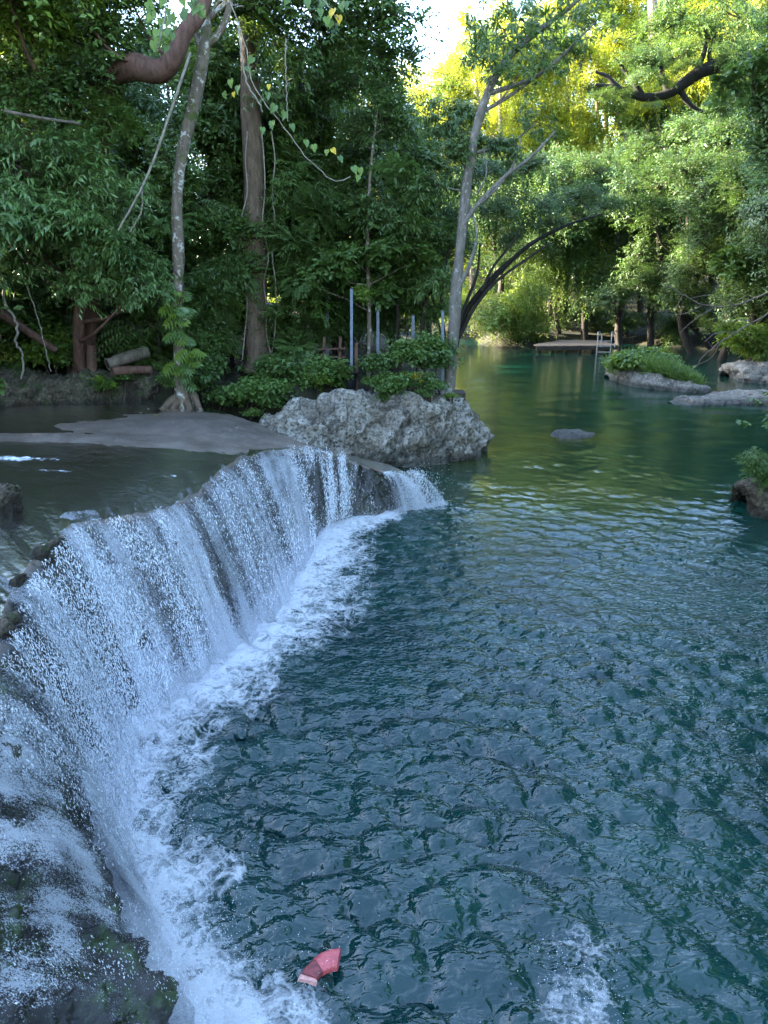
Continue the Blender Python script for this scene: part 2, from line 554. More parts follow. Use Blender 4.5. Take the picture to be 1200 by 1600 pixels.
disp = facew * (.17 * groove * (1 - near) - .09 * lump + .05 * fine) + near * facew * (.20 * fbm(P0 * 3.1, 3, 15) + .09 * fine - .035 * ridged(P0 * 11, 4, 77) - .012 * ridged(P0 * 34, 3, 78))
disp += (1 - facew) * (.012 * fine)
ROCK = P0 + NRM * disp[..., None]
lipwave = .05 * fbm(np.stack([AR * 1.3, tt * 0, tt * 0], -1), 4, 5) + .035 * fbm(np.stack([AR * 5, tt * 0, tt * 0], -1), 3, 6)
ROCK[..., 2] += lipwave * np.exp(-np.abs(tt) * 9)
# grey mud swell and the sill along the back pool
def bump_at(px, py, z, sx, sy, h, rot=0.0):
    c = at_z(px, py, z)
    dx, dy = X0 - c[0], Y0 - c[1]
    u = dx * math.cos(rot) + dy * math.sin(rot)
    v = -dx * math.sin(rot) + dy * math.cos(rot)
    return h * np.exp(-(u / sx) ** 2 - (v / sy) ** 2)
flat = 1 - sstep(-.10, .0, tt)
sill = bump_at(330, 668, 1.2, 1.5, 1.25, .15) + bump_at(250, 676, 1.2, 1.6, .55, .12) + bump_at(60, 694, 1.25, 3.2, .35, .085)
ROCK[..., 2] += sill * flat * (1 + .22 * fbm(P0 * 1.7, 4, 88)) + np.clip(sill * 9, 0, 1) * flat * (.018 * fbm(P0 * 6, 4, 89) - .02 * ridged(P0 * 2.6, 3, 90))
ROCK[..., 2] -= .025 * flat * (1 - np.clip(sill * 12, 0, 1)) * (.6 + .8 * fbm(np.stack([X0 * .8, Y0 * 1.6, X0 * 0], -1), 4, 61))
for (px, py, sx, h) in ((150, 822, .14, .05), (185, 822, .12, .05)):
    ROCK[..., 2] += bump_at(px, py, 1.45, sx, sx, h)

m, t, N, out = new_mat('wet_ledge_rock')
tc = N('TexCoord'); V = tc.outputs['Object']
n1 = N('TexNoise', ins={'Vector': V, 'Scale': 1.7, 'Detail': 9.0, 'Roughness': .65})
n2 = N('TexNoise', ins={'Vector': V, 'Scale': 22.0, 'Detail': 9.0, 'Roughness': .75})
c = ramp(N, n1.outputs['Fac'], [(.3, (.095, .066, .045)), (.5, (.165, .125, .096)), (.7, (.24, .19, .155))])
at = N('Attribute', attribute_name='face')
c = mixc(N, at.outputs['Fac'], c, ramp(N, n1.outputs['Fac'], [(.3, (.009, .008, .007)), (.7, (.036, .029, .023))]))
mud = N('Attribute', attribute_name='mud')
c = mixc(N, mud.outputs['Fac'], c, ramp(N, n1.outputs['Fac'], [(.3, (.085, .065, .052)), (.7, (.16, .125, .104))]))
mo = N('Attribute', attribute_name='moss')
n3 = N('TexNoise', ins={'Vector': V, 'Scale': 5.0, 'Detail': 8.0, 'Roughness': .75})
mf = math_(N, 'MULTIPLY', mo.outputs['Fac'], ramp(N, n3.outputs['Fac'], [(.5, (0, 0, 0)), (.6, (1, 1, 1))]))
c = mixc(N, mf, c, (.035, .06, .014))
p = N('BsdfPrincipled', ins={'Base Color': c, 'Roughness': ramp(N, n2.outputs['Fac'], [(.35, (.30,) * 3), (.65, (.62,) * 3)])})
p.inputs['Specular IOR Level'].default_value = .6
b = N('Bump', ins={'Height': n2.outputs['Fac'], 'Strength': .55, 'Distance': .03})
t.links.new(b.outputs[0], p.inputs['Normal'])
t.links.new(p.outputs[0], out.inputs['Surface'])
M['ledge'] = m
mb = MB()
NT = P0.shape[1]
mb.add(ROCK.reshape(-1, 3), Q=grid_quads(NS, NT)[:, ::-1])
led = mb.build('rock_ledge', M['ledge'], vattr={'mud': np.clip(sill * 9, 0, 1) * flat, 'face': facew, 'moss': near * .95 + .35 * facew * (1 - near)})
tag(led, kind='structure')

# ------------------------------------------------------------------ stream sheet over the shelf
m, t, N, out = new_mat('stream_water')
tc = N('TexCoord')
fl = N('Attribute', attribute_name='flow')
ac = N('Attribute', attribute_name='across')
cv = N('CombineXYZ', ins={0: ac.outputs['Fac'], 1: fl.outputs['Fac']})
nA = N('TexNoise', ins={'Vector': cv.outputs[0], 'Scale': 1.0, 'Detail': 6.0, 'Roughness': .6, 'Distortion': .5})
nB = N('TexNoise', ins={'Vector': tc.outputs['Object'], 'Scale': 9.0, 'Detail': 6.0, 'Roughness': .65})
hh = math_(N, 'ADD', nA.outputs['Fac'], math_(N, 'MULTIPLY', nB.outputs['Fac'], .5))
b = N('Bump', ins={'Height': hh, 'Strength': .42, 'Distance': .07})
gl = N('BsdfGlossy', ins={'Color': (1, 1, 1, 1), 'Roughness': .16})
tp = N('BsdfTransparent', ins={'Color': (.90, .79, .66, 1)})
fr = N('Fresnel', ins={'IOR': 1.33})
t.links.new(b.outputs[0], gl.inputs['Normal']); t.links.new(b.outputs[0], fr.inputs['Normal'])
mx = N('MixShader', ins={0: fr.outputs[0]})
t.links.new(tp.outputs[0], mx.inputs[1]); t.links.new(gl.outputs[0], mx.inputs[2])
wf = N('Attribute', attribute_name='white')
ff = math_(N, 'ADD', math_(N, 'MULTIPLY', nA.outputs['Fac'], .5), math_(N, 'MULTIPLY', nB.outputs['Fac'], .5))
fo = math_(N, 'MULTIPLY', math_(N, 'ADD', math_(N, 'SUBTRACT', ff, 1.0), math_(N, 'MULTIPLY', wf.outputs['Fac'], .62)), 9.0, True)
df = N('BsdfDiffuse', ins={'Color': (.8, .82, .85, 1)})
mx2 = N('MixShader', ins={0: fo})
t.links.new(mx.outputs[0], mx2.inputs[1]); t.links.new(df.outputs[0], mx2.inputs[2])
t.links.new(mx2.outputs[0], out.inputs['Surface'])
M['stream'] = m
nb2 = 90
tb2 = np.linspace(0, 1, nb2)
ns2 = int(np.searchsorted(S, .745))
PS = back_c[:ns2, None, :] * (1 - tb2)[None, :, None] + lip_c[:ns2, None, :] * tb2[None, :, None]
PS[..., 2] += .012 + .008 * fbm(PS * np.array([3, 5, 1]), 4, 71)
lw = .05 * fbm(np.stack([arc[:ns2] * 1.3, arc[:ns2] * 0, arc[:ns2] * 0], -1), 4, 5) + .035 * fbm(np.stack([arc[:ns2] * 5, arc[:ns2] * 0, arc[:ns2] * 0], -1), 3, 6)
PS[..., 2] += lw[:, None] * np.exp(-(1 - tb2)[None] * 9)
X1, Y1 = PS[..., 0], PS[..., 1]
def gauss(X, Y, px, py, z, sx, sy):
    c = at_z(px, py, z)
    return np.exp(-((X - c[0]) / sx) ** 2 - ((Y - c[1]) / sy) ** 2)
white = .75 * np.exp(-((1 - tb2) / .035) ** 2)[None] * np.ones((ns2, 1))
for (px, py, sx, sy, a) in ((30, 735, 1.2, .35, .95), (90, 755, 1.2, .25, .75), (180, 690, .9, .12, .8), (270, 750, .8, .25, .7), (560, 722, .5, .25, .9), (520, 706, .6, .15, .8), (450, 694, .5, .12, .75), (20, 715, 1.4, .12, .7), (600, 735, .4, .5, 1.05)):
    white = np.maximum(white, a * gauss(X1, Y1, px, py, 1.2, sx, sy))
mb = MB()
mb.add(PS.reshape(-1, 3), Q=grid_quads(ns2, nb2)[:, ::-1])
st = mb.build('stream', M['stream'], vattr={'flow': (tb2[None] * 5 + 0 * X1), 'across': (X1 * 2.0 + Y1 * 2.0), 'white': white})
tag(st, kind='structure')

# ------------------------------------------------------------------ pool / river water
def wave_tile(n, L, kmin, kmax, power, seed, aniso=0.0, ang=0.0):
    g = np.random.default_rng(seed)
    k1 = 2 * math.pi * np.fft.fftfreq(n, L / n)
    KX, KY = np.meshgrid(k1, k1, indexing='ij')
    K = np.hypot(KX, KY)
    A = np.where((K > kmin) & (K < kmax), np.maximum(K, 1e-6) ** (-power), 0)
    if aniso:
        cth = (KX * math.cos(ang) + KY * math.sin(ang)) / np.maximum(K, 1e-6)
        A = A * (1 - aniso + aniso * cth ** 2)
    ph = A * (g.normal(size=(n, n)) + 1j * g.normal(size=(n, n)))
    h = np.fft.ifft2(ph).real
    s = h.std()
    h /= s
    dx = np.fft.ifft2(ph * (-1j * KX / np.maximum(K, 1e-6))).real / s
    dy = np.fft.ifft2(ph * (-1j * KY / np.maximum(K, 1e-6))).real / s
    return h, dx, dy

def tile_sample(tile, L, X, Y):
    n = tile.shape[0]
    u, v = (X / L * n) % n, (Y / L * n) % n
    i, j = u.astype(int) % n, v.astype(int) % n
    fu, fv = u - np.floor(u), v - np.floor(v)
    i2, j2 = (i + 1) % n, (j + 1) % n
    return tile[i, j] * (1 - fu) * (1 - fv) + tile[i2, j] * fu * (1 - fv) + tile[i, j2] * (1 - fu) * fv + tile[i2, j2] * fu * fv

def spaced(a, b, s0, s1):
    out = [a]
    while out[-1] < b:
        f = (out[-1] - a) / (b - a)
        out.append(out[-1] + s0 + (s1 - s0) * f)
    return np.array(out)
wx = np.concatenate([np.linspace(-26, -3.4, 34)[:-1], np.arange(-3.4, 6.2, .030), spaced(6.23, 24, .06, .8)])
wy = np.concatenate([np.linspace(-16, 1.8, 14)[:-1], spaced(1.8, 14, .026, .05)[:-1], spaced(14, 70, .07, .9)])
WX, WY = np.meshgrid(wx, wy, indexing='ij')
dist = np.hypot(WX, WY)
LT = 11.0
h1, dx1, dy1 = wave_tile(1024, LT, 2 * math.pi / .62, 2 * math.pi / .085, 1.75, 3, .55, R(68))
slope1 = math.sqrt((np.gradient(h1, LT / 1024, axis=0) ** 2 + np.gradient(h1, LT / 1024, axis=1) ** 2).mean())
print('wave slope per metre', slope1)
LT2 = 17.0
h2, dx2, dy2 = wave_tile(512, LT2, 2 * math.pi / 2.5, 2 * math.pi / .3, 2.4, 8, .8, R(86))
calm = sstep(11, 24, WY)
ampN = .42 / slope1 * (.72 + .75 * fbm(np.stack([WX * .55, WY * .55, WX * 0], -1), 3, 44)) * (1 + .6 * np.exp(-seg_dist(WX, WY, foot_c[::8]) / 1.4)) * (1 - .55 * sstep(6, 14, dist)) * (1 - calm) * (1 - .35 * sstep(3.2, 5.5, WX) * sstep(12, 6, WY))
ampF = .007 * (1 - .6 * sstep(20, 40, WY)) * sstep(6, 13, WY)
h1s = tile_sample(h1, LT, WX, WY)
WZ = ampN * h1s + ampF * tile_sample(h2, LT2, WX, WY)
WXd = WX + 1.15 * ampN * tile_sample(dx1, LT, WX, WY)
WYd = WY + 1.15 * ampN * tile_sample(dy1, LT, WX, WY)
# foam: white water at the foot of the fall
foot_poly = foot_c[:, :2]
OUTER = [(700, 796), (640, 801), (590, 832), (588, 890), (566, 975), (520, 1004), (440, 1050), (436, 1096), (345, 1140), (340, 1215), (300, 1285),
         (380, 1335), (372, 1400), (335, 1425), (395, 1490), (450, 1530), (520, 1590), (560, 1700), (600, 1900)]
outer = np.array([at_z(px, py, 0)[:2] for px, py in OUTER])
fpoly = np.vstack([foot_poly, outer[::-1]])
inf = inside(WX, WY, fpoly)
dfo, dou = seg_dist(WX, WY, foot_poly[::4]), seg_dist(WX, WY, outer)
width = dfo + dou + .02
rel = np.where(inf, dou / width, 0)
foam = np.where(inf, .52 + .52 * rel ** .9, .40 * np.exp(-dou / .3))
foam = np.maximum(foam, 1.10 * np.exp(-(dfo / .26) ** 2))
def wg(px, py, s, a, sy=None):
    c = at_z(px, py, 0)
    return a * np.exp(-((WX - c[0]) / s) ** 2 - ((WY - c[1]) / (sy or s)) ** 2)
foam = np.maximum(foam, wg(912, 1490, .26, .60, .36))
foam = np.maximum(foam, wg(908, 1590, .31, .74, .32))
foam = np.maximum(foam, wg(915, 1680, .36, .85, .35))
foam = np.maximum(foam, wg(490, 1560, .30, .62))
foam = np.maximum(foam, wg(650, 775, .55, .85, .6))
foam = np.maximum(foam, wg(490, 965, .5, .95, .35))
foam = np.maximum(foam, wg(300, 1370, .22, .8))
sc_ = at_z(312, 1370, 0)
rr = np.hypot(WX - sc_[0], WY - sc_[1])
ang = np.arctan2(WY - sc_[1], WX - sc_[0])
rn = fbm(np.stack([WX * 3.2, WY * 3.2, WX * 0], -1), 3, 57)
ring = np.exp(-((rr - .25 - .10 * rn) / (.055 + .04 * rn)) ** 2) * sstep(-2.6, -.6, ang) * sstep(2.9, 1.6, ang)
foam = np.maximum(foam, .88 * ring * (.8 + .6 * rn))
boil = np.clip(foam - .35, 0, 1)
WZ += boil * (.035 * fbm(np.stack([WX * 5, WY * 5, WX * 0], -1), 4, 91) + .03)
WZ += .02 * np.exp(-((rr - .27) / .06) ** 2)
shal_refl = np.zeros_like(WX)  # yellow-green where water is shallow and where sunlit trees' reflection is painted in
for (px, py, sx, sy, a) in ((880, 684, 1.6, .9, 1.0), (800, 700, 1.6, 2.0, .8), (740, 720, 1.2, 1.2, .6), (860, 760, 2.0, 1.6, .45)):
    shal_refl = np.maximum(shal_refl, wg(px, py, sx, a, sy))
mid = sstep(9, 15, WY) * (1 - sstep(40, 60, WY))

m, t, N, out = new_mat('river_water')
tc = N('TexCoord'); V = tc.outputs['Object']
fa = N('Attribute', attribute_name='foam').outputs['Fac']
sa = N('Attribute', attribute_name='shallow_refl').outputs['Fac']
ca = N('Attribute', attribute_name='calm').outputs['Fac']
n1 = N('TexNoise', ins={'Vector': V, 'Scale': .7, 'Detail': 4.0, 'Roughness': .6})
deep = ramp(N, n1.outputs['Fac'], [(.35, (.0012, .017, .017)), (.65, (.0025, .030, .025))])
c = mixc(N, ca, deep, (.004, .030, .019))
c = mixc(N, sa, c, (.060, .062, .016))
mp = N('Mapping', ins={'Vector': V, 'Rotation': (0, 0, R(20)), 'Scale': (1.0, 1.6, 1)})
nb_ = N('TexNoise', ins={'Vector': mp.outputs[0], 'Scale': 9.0, 'Detail': 1.5, 'Roughness': .45, 'Distortion': 1.2})
nc_ = N('TexNoise', ins={'Vector': V, 'Scale': 17.0, 'Detail': 2.0, 'Roughness': .5, 'Distortion': .8})
hb = math_(N, 'ADD', nb_.outputs['Fac'], math_(N, 'MULTIPLY', nc_.outputs['Fac'], .16))
bs = math_(N, 'SUBTRACT', .40, math_(N, 'MULTIPLY', ca, .32))
b = N('Bump', ins={'Height': hb, 'Strength': bs, 'Distance': .05})
p = N('BsdfPrincipled', ins={'Base Color': c, 'Roughness': .025, 'IOR': 1.47})
t.links.new(b.outputs[0], p.inputs['Normal'])
# lacy foam
nw = N('TexNoise', ins={'Vector': V, 'Scale': 3.5, 'Detail': 5.0, 'Roughness': .65})
va = N('VectorMath', operation='MULTIPLY_ADD', ins={0: nw.outputs['Color'], 1: (.5, .5, .5), 2: V})
vo = N('TexVoronoi', feature='DISTANCE_TO_EDGE', ins={'Vector': va.outputs[0], 'Scale': 8.0})
lace = math_(N, 'SUBTRACT', 1.0, math_(N, 'MULTIPLY', vo.outputs['Distance'], 5.0), True)
nf = N('TexNoise', ins={'Vector': va.outputs[0], 'Scale': 6.0, 'Detail': 9.0, 'Roughness': .72})
nfs = ramp(N, nf.outputs['Fac'], [(.28, (0, 0, 0)), (.72, (1, 1, 1))])
nf2 = N('TexNoise', ins={'Vector': va.outputs[0], 'Scale': 1.9, 'Detail': 4.0, 'Roughness': .6, 'Distortion': .8})
nfs2 = ramp(N, nf2.outputs['Fac'], [(.3, (0, 0, 0)), (.7, (1, 1, 1))])
pat = math_(N, 'ADD', math_(N, 'MULTIPLY', lace, .22), math_(N, 'ADD', math_(N, 'MULTIPLY', nfs, .46), math_(N, 'MULTIPLY', nfs2, .32)))
th = math_(N, 'SUBTRACT', 1.02, fa)
fo = math_(N, 'MULTIPLY', math_(N, 'SUBTRACT', pat, th), 2.6, True)
fd = N('BsdfPrincipled', ins={'Base Color': (.57, .57, .58, 1), 'Roughness': .5})
nbf = N('TexNoise', ins={'Vector': V, 'Scale': 30.0, 'Detail': 6.0, 'Roughness': .7})
bf = N('Bump', ins={'Height': math_(N, 'ADD', nbf.outputs['Fac'], pat), 'Strength': .9, 'Distance': .04})
t.links.new(bf.outputs[0], fd.inputs['Normal'])
mx = N('MixShader', ins={0: fo})
t.links.new(p.outputs[0], mx.inputs[1]); t.links.new(fd.outputs[0], mx.inputs[2])
t.links.new(mx.outputs[0], out.inputs['Surface'])
M['water'] = m
mb = MB()
mb.add(np.stack([WXd, WYd, WZ], -1).reshape(-1, 3), Q=grid_quads(len(wx), len(wy)))
wat = mb.build('water', M['water'], vattr={'foam': foam, 'shallow_refl': shal_refl, 'calm': mid})
tag(wat, kind='structure')

# ------------------------------------------------------------------ waterfall: falling sheets and thrown drops
dens_rows = np.array([.9, .75, .10, .16, .42, .80, 1.0, 1.0, .90, .84, .78, .82, .88, .92, .92, .80, .72, .72])
def dens(s):
    return np.interp(s, np.linspace(0, 1, len(dens_rows)), dens_rows)
m, t, N, out = new_mat('falling_water')
ac = N('Attribute', attribute_name='arc').outputs['Fac']
ft = N('Attribute', attribute_name='fall').outputs['Fac']
de = N('Attribute', attribute_name='dens').outputs['Fac']
cv = N('CombineXYZ', ins={0: math_(N, 'MULTIPLY', ac, 1.0), 1: math_(N, 'MULTIPLY', ft, .16)})
s1 = N('TexNoise', ins={'Vector': cv.outputs[0], 'Scale': 9.0, 'Detail': 8.0, 'Roughness': .7, 'Distortion': .25})
cv2 = N('CombineXYZ', ins={0: ac, 1: math_(N, 'MULTIPLY', ft, .42), 2: 3.0})
s2 = N('TexNoise', ins={'Vector': cv2.outputs[0], 'Scale': 42.0, 'Detail': 6.0, 'Roughness': .75})
s3 = N('TexNoise', ins={'Vector': cv.outputs[0], 'Scale': 2.2, 'Detail': 2.0})
sm = math_(N, 'ADD', math_(N, 'MULTIPLY', s1.outputs['Fac'], .45), math_(N, 'ADD', math_(N, 'MULTIPLY', s2.outputs['Fac'], .40), math_(N, 'MULTIPLY', s3.outputs['Fac'], .15)))
tc4 = N('TexCoord')
s4 = N('TexNoise', ins={'Vector': tc4.outputs['Object'], 'Scale': 46.0, 'Detail': 5.0, 'Roughness': .75})
sm = math_(N, 'ADD', sm, math_(N, 'MULTIPLY', math_(N, 'SUBTRACT', s4.outputs['Fac'], .5), .42))
s5 = N('TexNoise', ins={'Vector': tc4.outputs['Object'], 'Scale': 120.0, 'Detail': 3.0, 'Roughness': .7})
sm = math_(N, 'ADD', sm, math_(N, 'MULTIPLY', math_(N, 'SUBTRACT', s5.outputs['Fac'], .5), .85))
al = math_(N, 'MULTIPLY', math_(N, 'ADD', math_(N, 'SUBTRACT', sm, .82), math_(N, 'MULTIPLY', de, .40)), 8.5, True)
pf = N('BsdfPrincipled', ins={'Base Color': (.64, .65, .67, 1), 'Roughness': .3})
bb = N('Bump', ins={'Height': sm, 'Strength': .8, 'Distance': .05})
t.links.new(bb.outputs[0], pf.inputs['Normal'])
tl = N('BsdfTranslucent', ins={'Color': (.75, .8, .88, 1)})
mw = N('MixShader', ins={0: .3})
t.links.new(pf.outputs[0], mw.inputs[1]); t.links.new(tl.outputs[0], mw.inputs[2])
tp = N('BsdfTransparent')
mx = N('MixShader', ins={0: al})
t.links.new(tp.outputs[0], mx.inputs[1]); t.links.new(mw.outputs[0], mx.inputs[2])
t.links.new(mx.outputs[0], out.inputs['Surface'])
M['fall'] = m

tw = np.linspace(-.05, 1.0, 70)
for layer, (o0, o1, dk, ss) in enumerate(((.03, .10, .92, 11), (.09, .24, .72, 23))):
    n_s = NS
    k = np.clip(tw, 0, 1)[None, :, None]
    kb = np.clip(-tw, 0, 1)[None, :, None]
    lp = lip_c[:n_s].copy()
    lp[:, 2] += (lipwave[:n_s, 0])
    xy = lp[:, None, :2] * (1 - k) + foot_c[:n_s, None, :2] * k
    xy = xy * (1 - kb) + back_c[:n_s, None, :2] * kb
    zz = lp[:, None, 2] * (1 - np.clip(tw, 0, 1)[None] ** (1.7 + .3 * layer)) - .04 * np.clip(tw - .9, 0, 1)
    P = np.concatenate([xy, zz[..., None]], -1)
    nn = NRM[:n_s, NB + 40][:, None, :] * np.array([1, 1, .25])
    nearS = sstep(.74, .82, S[:n_s])[:, None]
    off = o0 + (o1 * (1 - .55 * nearS) - o0) * np.clip(tw, 0, 1)[None] + .06 * fbm(np.stack([arc[:n_s, None] * 4 + 0 * tw[None], tw[None] * .9 + 0 * arc[:n_s, None], np.full((n_s, len(tw)), ss)], -1), 4, ss) * sstep(0, .3, tw)[None]
    off = off * sstep(-.05, .10, tw)[None] + .018 + .02 * layer
    P = P + nn * off[..., None]
    de_ = dens(S[:n_s])[:, None] * dk * (.80 + .28 * sstep(-.02, .22, tw)[None] + .2 * sstep(.7, 1, tw)[None])
    st_ = fbm(np.stack([arc[:n_s] * 2.6, arc[:n_s] * 0 + ss, arc[:n_s] * 0], -1), 3, ss + 5)
    de_ = de_ + .70 * st_[:, None] - .05
    nr_ = sstep(.74, .82, S[:n_s])[:, None]
    de_ = de_ + nr_ * (-.16 + 1.0 * fbm(P * 2.4, 4, ss + 9))
    mb = MB()
    mb.add(P.reshape(-1, 3), Q=grid_quads(n_s, len(tw))[:, ::-1])
    length = np.concatenate([np.zeros((n_s, 1)), np.cumsum(np.linalg.norm(np.diff(P, axis=1), axis=-1), axis=1)], 1)
    o = mb.build('waterfall', M['fall'], vattr={'arc': arc[:n_s, None] + 0 * tw[None] + layer * 7, 'fall': length, 'dens': de_})
    tag(o, kind='structure')

def drops(n, pos, vel, size, stretch, seed):
    g = np.random.default_rng(seed)
    d = norm(vel)
    a = norm(np.cross(d, g.normal(size=(n, 3))))
    b_ = np.cross(d, a)
    s = size[:, None]
    L = s * stretch[:, None]
    V = np.stack([pos - d * L, pos + d * L * .7, pos + a * s * .8 , pos - a * s * .5 + b_ * s * .75, pos - a * s * .5 - b_ * s * .75], 1)
    k = np.arange(n)[:, None] * 5
    F = np.concatenate([k + np.array([f]) for f in ((0, 2, 3), (0, 3, 4), (0, 4, 2), (1, 3, 2), (1, 4, 3), (1, 2, 4))])
    return V.reshape(-1, 3), F

m, t, N, out = new_mat('white_drops')
pf = N('BsdfPrincipled', ins={'Base Color': (.86, .87, .88, 1), 'Roughness': .25})
tl = N('BsdfTranslucent', ins={'Color': (.8, .84, .9, 1)})
mw = N('MixShader', ins={0: .3})
t.links.new(pf.outputs[0], mw.inputs[1]); t.links.new(tl.outputs[0], mw.inputs[2])
t.links.new(mw.outputs[0], out.inputs['Surface'])
M['drops'] = m

mb = MB()
g = np.random.default_rng(12)
n = 125000
s = g.uniform(0, 1, n) ** .9
s = np.interp(s, [0, .25, .5, .75, 1], [0, .28, .52, .74, .97])
tf_ = .06 + .94 * g.uniform(0, 1.0, n) ** .75
keep = g.uniform(size=n) < (1 - .75 * sstep(.74, .82, s)) * np.clip(dens(s) * .62 - .16 + 3.0 * fbm(np.stack([np.interp(s, S, arc) * 5.0, tf_ * 1.1, s * 0], -1), 5, 22), .02, 1)
s, tf_ = s[keep], tf_[keep]
n = len(s)
def lerp_c(C, s):
    return np.stack([np.interp(s, S, C[:, i]) for i in range(3)], 1)
lp, fp = lerp_c(lip_c, s), lerp_c(foot_c, s)
fn = np.stack([np.interp(s, S, NRM[:, NB + 25, i]) for i in range(3)], 1)
kk = tf_[:, None]
pos = np.concatenate([lp[:, :2] * (1 - kk) + fp[:, :2] * kk, (lp[:, 2] * (1 - tf_ ** 1.8))[:, None]], 1)
nr = sstep(.74, .82, s)
pos += fn * (.06 + np.abs(g.normal(0, 1, n)) * (.05 + .14 * tf_) * (1 - .4 * nr))[:, None]
vel = np.stack([(fp - lp)[:, 0] * .7, (fp - lp)[:, 1] * .7, -.5 - 2.6 * tf_ * lp[:, 2]], 1) + g.normal(0, .35, (n, 3))
pos[:, 2] = np.maximum(pos[:, 2], .01)
size = g.uniform(.0016, .0047, n) * (1 + .6 * (g.uniform(size=n) < .04)) * np.interp(np.linalg.norm(pos - CP, axis=1), [3, 8, 15], [.62, 1.0, 1.35])
Vd, Fd = drops(n, pos, vel, size, g.uniform(1.5, 6.0, n), 3)
mb.add(Vd, T=Fd)
# splash thrown up along the foot
n = 30000
s = np.interp(g.uniform(0, 1, n), [0, .25, .5, .75, 1], [0, .3, .55, .78, .99])
fp = lerp_c(foot_c, s)
fn = np.stack([np.interp(s, S, NRM[:, NB + 25, i]) for i in range(3)], 1)
fn[:, 2] = 0
r = np.abs(g.normal(0, 1, n))
pos = fp + norm(fn) * (g.exponential(.22, n) * 1.0 - .1)[:, None] + g.normal(0, .08, (n, 3))
hh = .36 * dens(s) * (.55 + 1.2 * (fbm(np.stack([np.interp(s, S, arc) * 1.7, s * 0, s * 0], -1), 3, 33) + .3))
pos[:, 2] = np.abs(g.exponential(1, n)) * np.clip(hh, .05, .6) * .8 + .01
ok = pos[:, 2] < 1.2
pos = pos[ok]; n = len(pos)
size = g.uniform(.0015, .0045, n) * np.interp(np.linalg.norm(pos - CP, axis=1), [3, 8, 15], [.62, 1.0, 1.3])
Vd, Fd = drops(n, pos, g.normal(0, 1, (n, 3)), size, g.uniform(.8, 1.6, n), 4)
mb.add(Vd, T=Fd)
# drops over the plume near the camera and along the apron
n = 350
c0 = at_z(905, 1560, 0)
pos = np.stack([g.normal(c0[0], .14, n), g.normal(c0[1], .2, n), np.abs(g.normal(0, .05, n)) + .03], 1)
Vd, Fd = drops(n, pos, g.normal(0, 1, (n, 3)), g.uniform(.0015, .004, n), g.uniform(.8, 1.6, n), 5)
mb.add(Vd, T=Fd)
sp = mb.build('spray', M['drops'], smooth=False)
tag(sp, kind='stuff')

# mist hanging over the foot of the fall
m, t, N, out = new_mat('mist')
tc = N('TexCoord')
nn_ = N('TexNoise', ins={'Vector': tc.outputs['Object'], 'Scale': 2.6, 'Detail': 3.0, 'Roughness': .6})
pv = N('VolumePrincipled', ins={'Color': (.95, .96, .98, 1), 'Density': math_(N, 'MULTIPLY', ramp(N, nn_.outputs['Fac'], [(.40, (0, 0, 0)), (.72, (1, 1, 1))]), 1.0), 'Anisotropy': .2})
t.links.new(pv.outputs[0], out.inputs['Volume'])
M['mist'] = m
mb = MB()
iS = np.linspace(np.searchsorted(S, .24), np.searchsorted(S, .80), 60).astype(int)
pm_ = foot_c[iS] + norm(NRM[iS, NB + 25] * np.array([1, 1, 0])) * .04 + UP * .24
tube(mb, pm_, [.05, .30, .42, .45, .42, .30, .05], 14)
tag(mb.build('mist', M['mist']), kind='stuff')

# moss tufts on the wet apron
sel_s, sel_t = g.integers(int(np.searchsorted(S, .76)), NS - 2, 60000), g.integers(NB, NB + NF - 30, 60000)
pm = ROCK[sel_s, sel_t]
km = (fbm(pm * 4.2, 4, 63) > .06) & (g.uniform(size=len(pm)) < .55)
pm, nm = pm[km], NRM[sel_s, sel_t][km]
n = len(pm)
a_ = norm(nm + g.normal(0, .55, (n, 3)) + np.array([0, 0, -.2]))
b_ = norm(np.cross(a_, g.normal(size=(n, 3))))
L_ = g.uniform(.010, .032, n)[:, None]
Vm = np.stack([pm - b_ * L_ * .22, pm + b_ * L_ * .22, pm + a_ * L_], 1)
mb = MB(); mb.add(Vm.reshape(-1, 3), T=np.arange(n * 3).reshape(-1, 3), rnd=g.uniform(0, 1, n))
M['moss'] = leaf_mat('moss', (.012, .022, .006), (.03, .05, .012), (.07, .10, .02), (.06, .1, .01), .15, .5)
tag(mb.build('moss', M['moss'], smooth=False), kind='stuff')

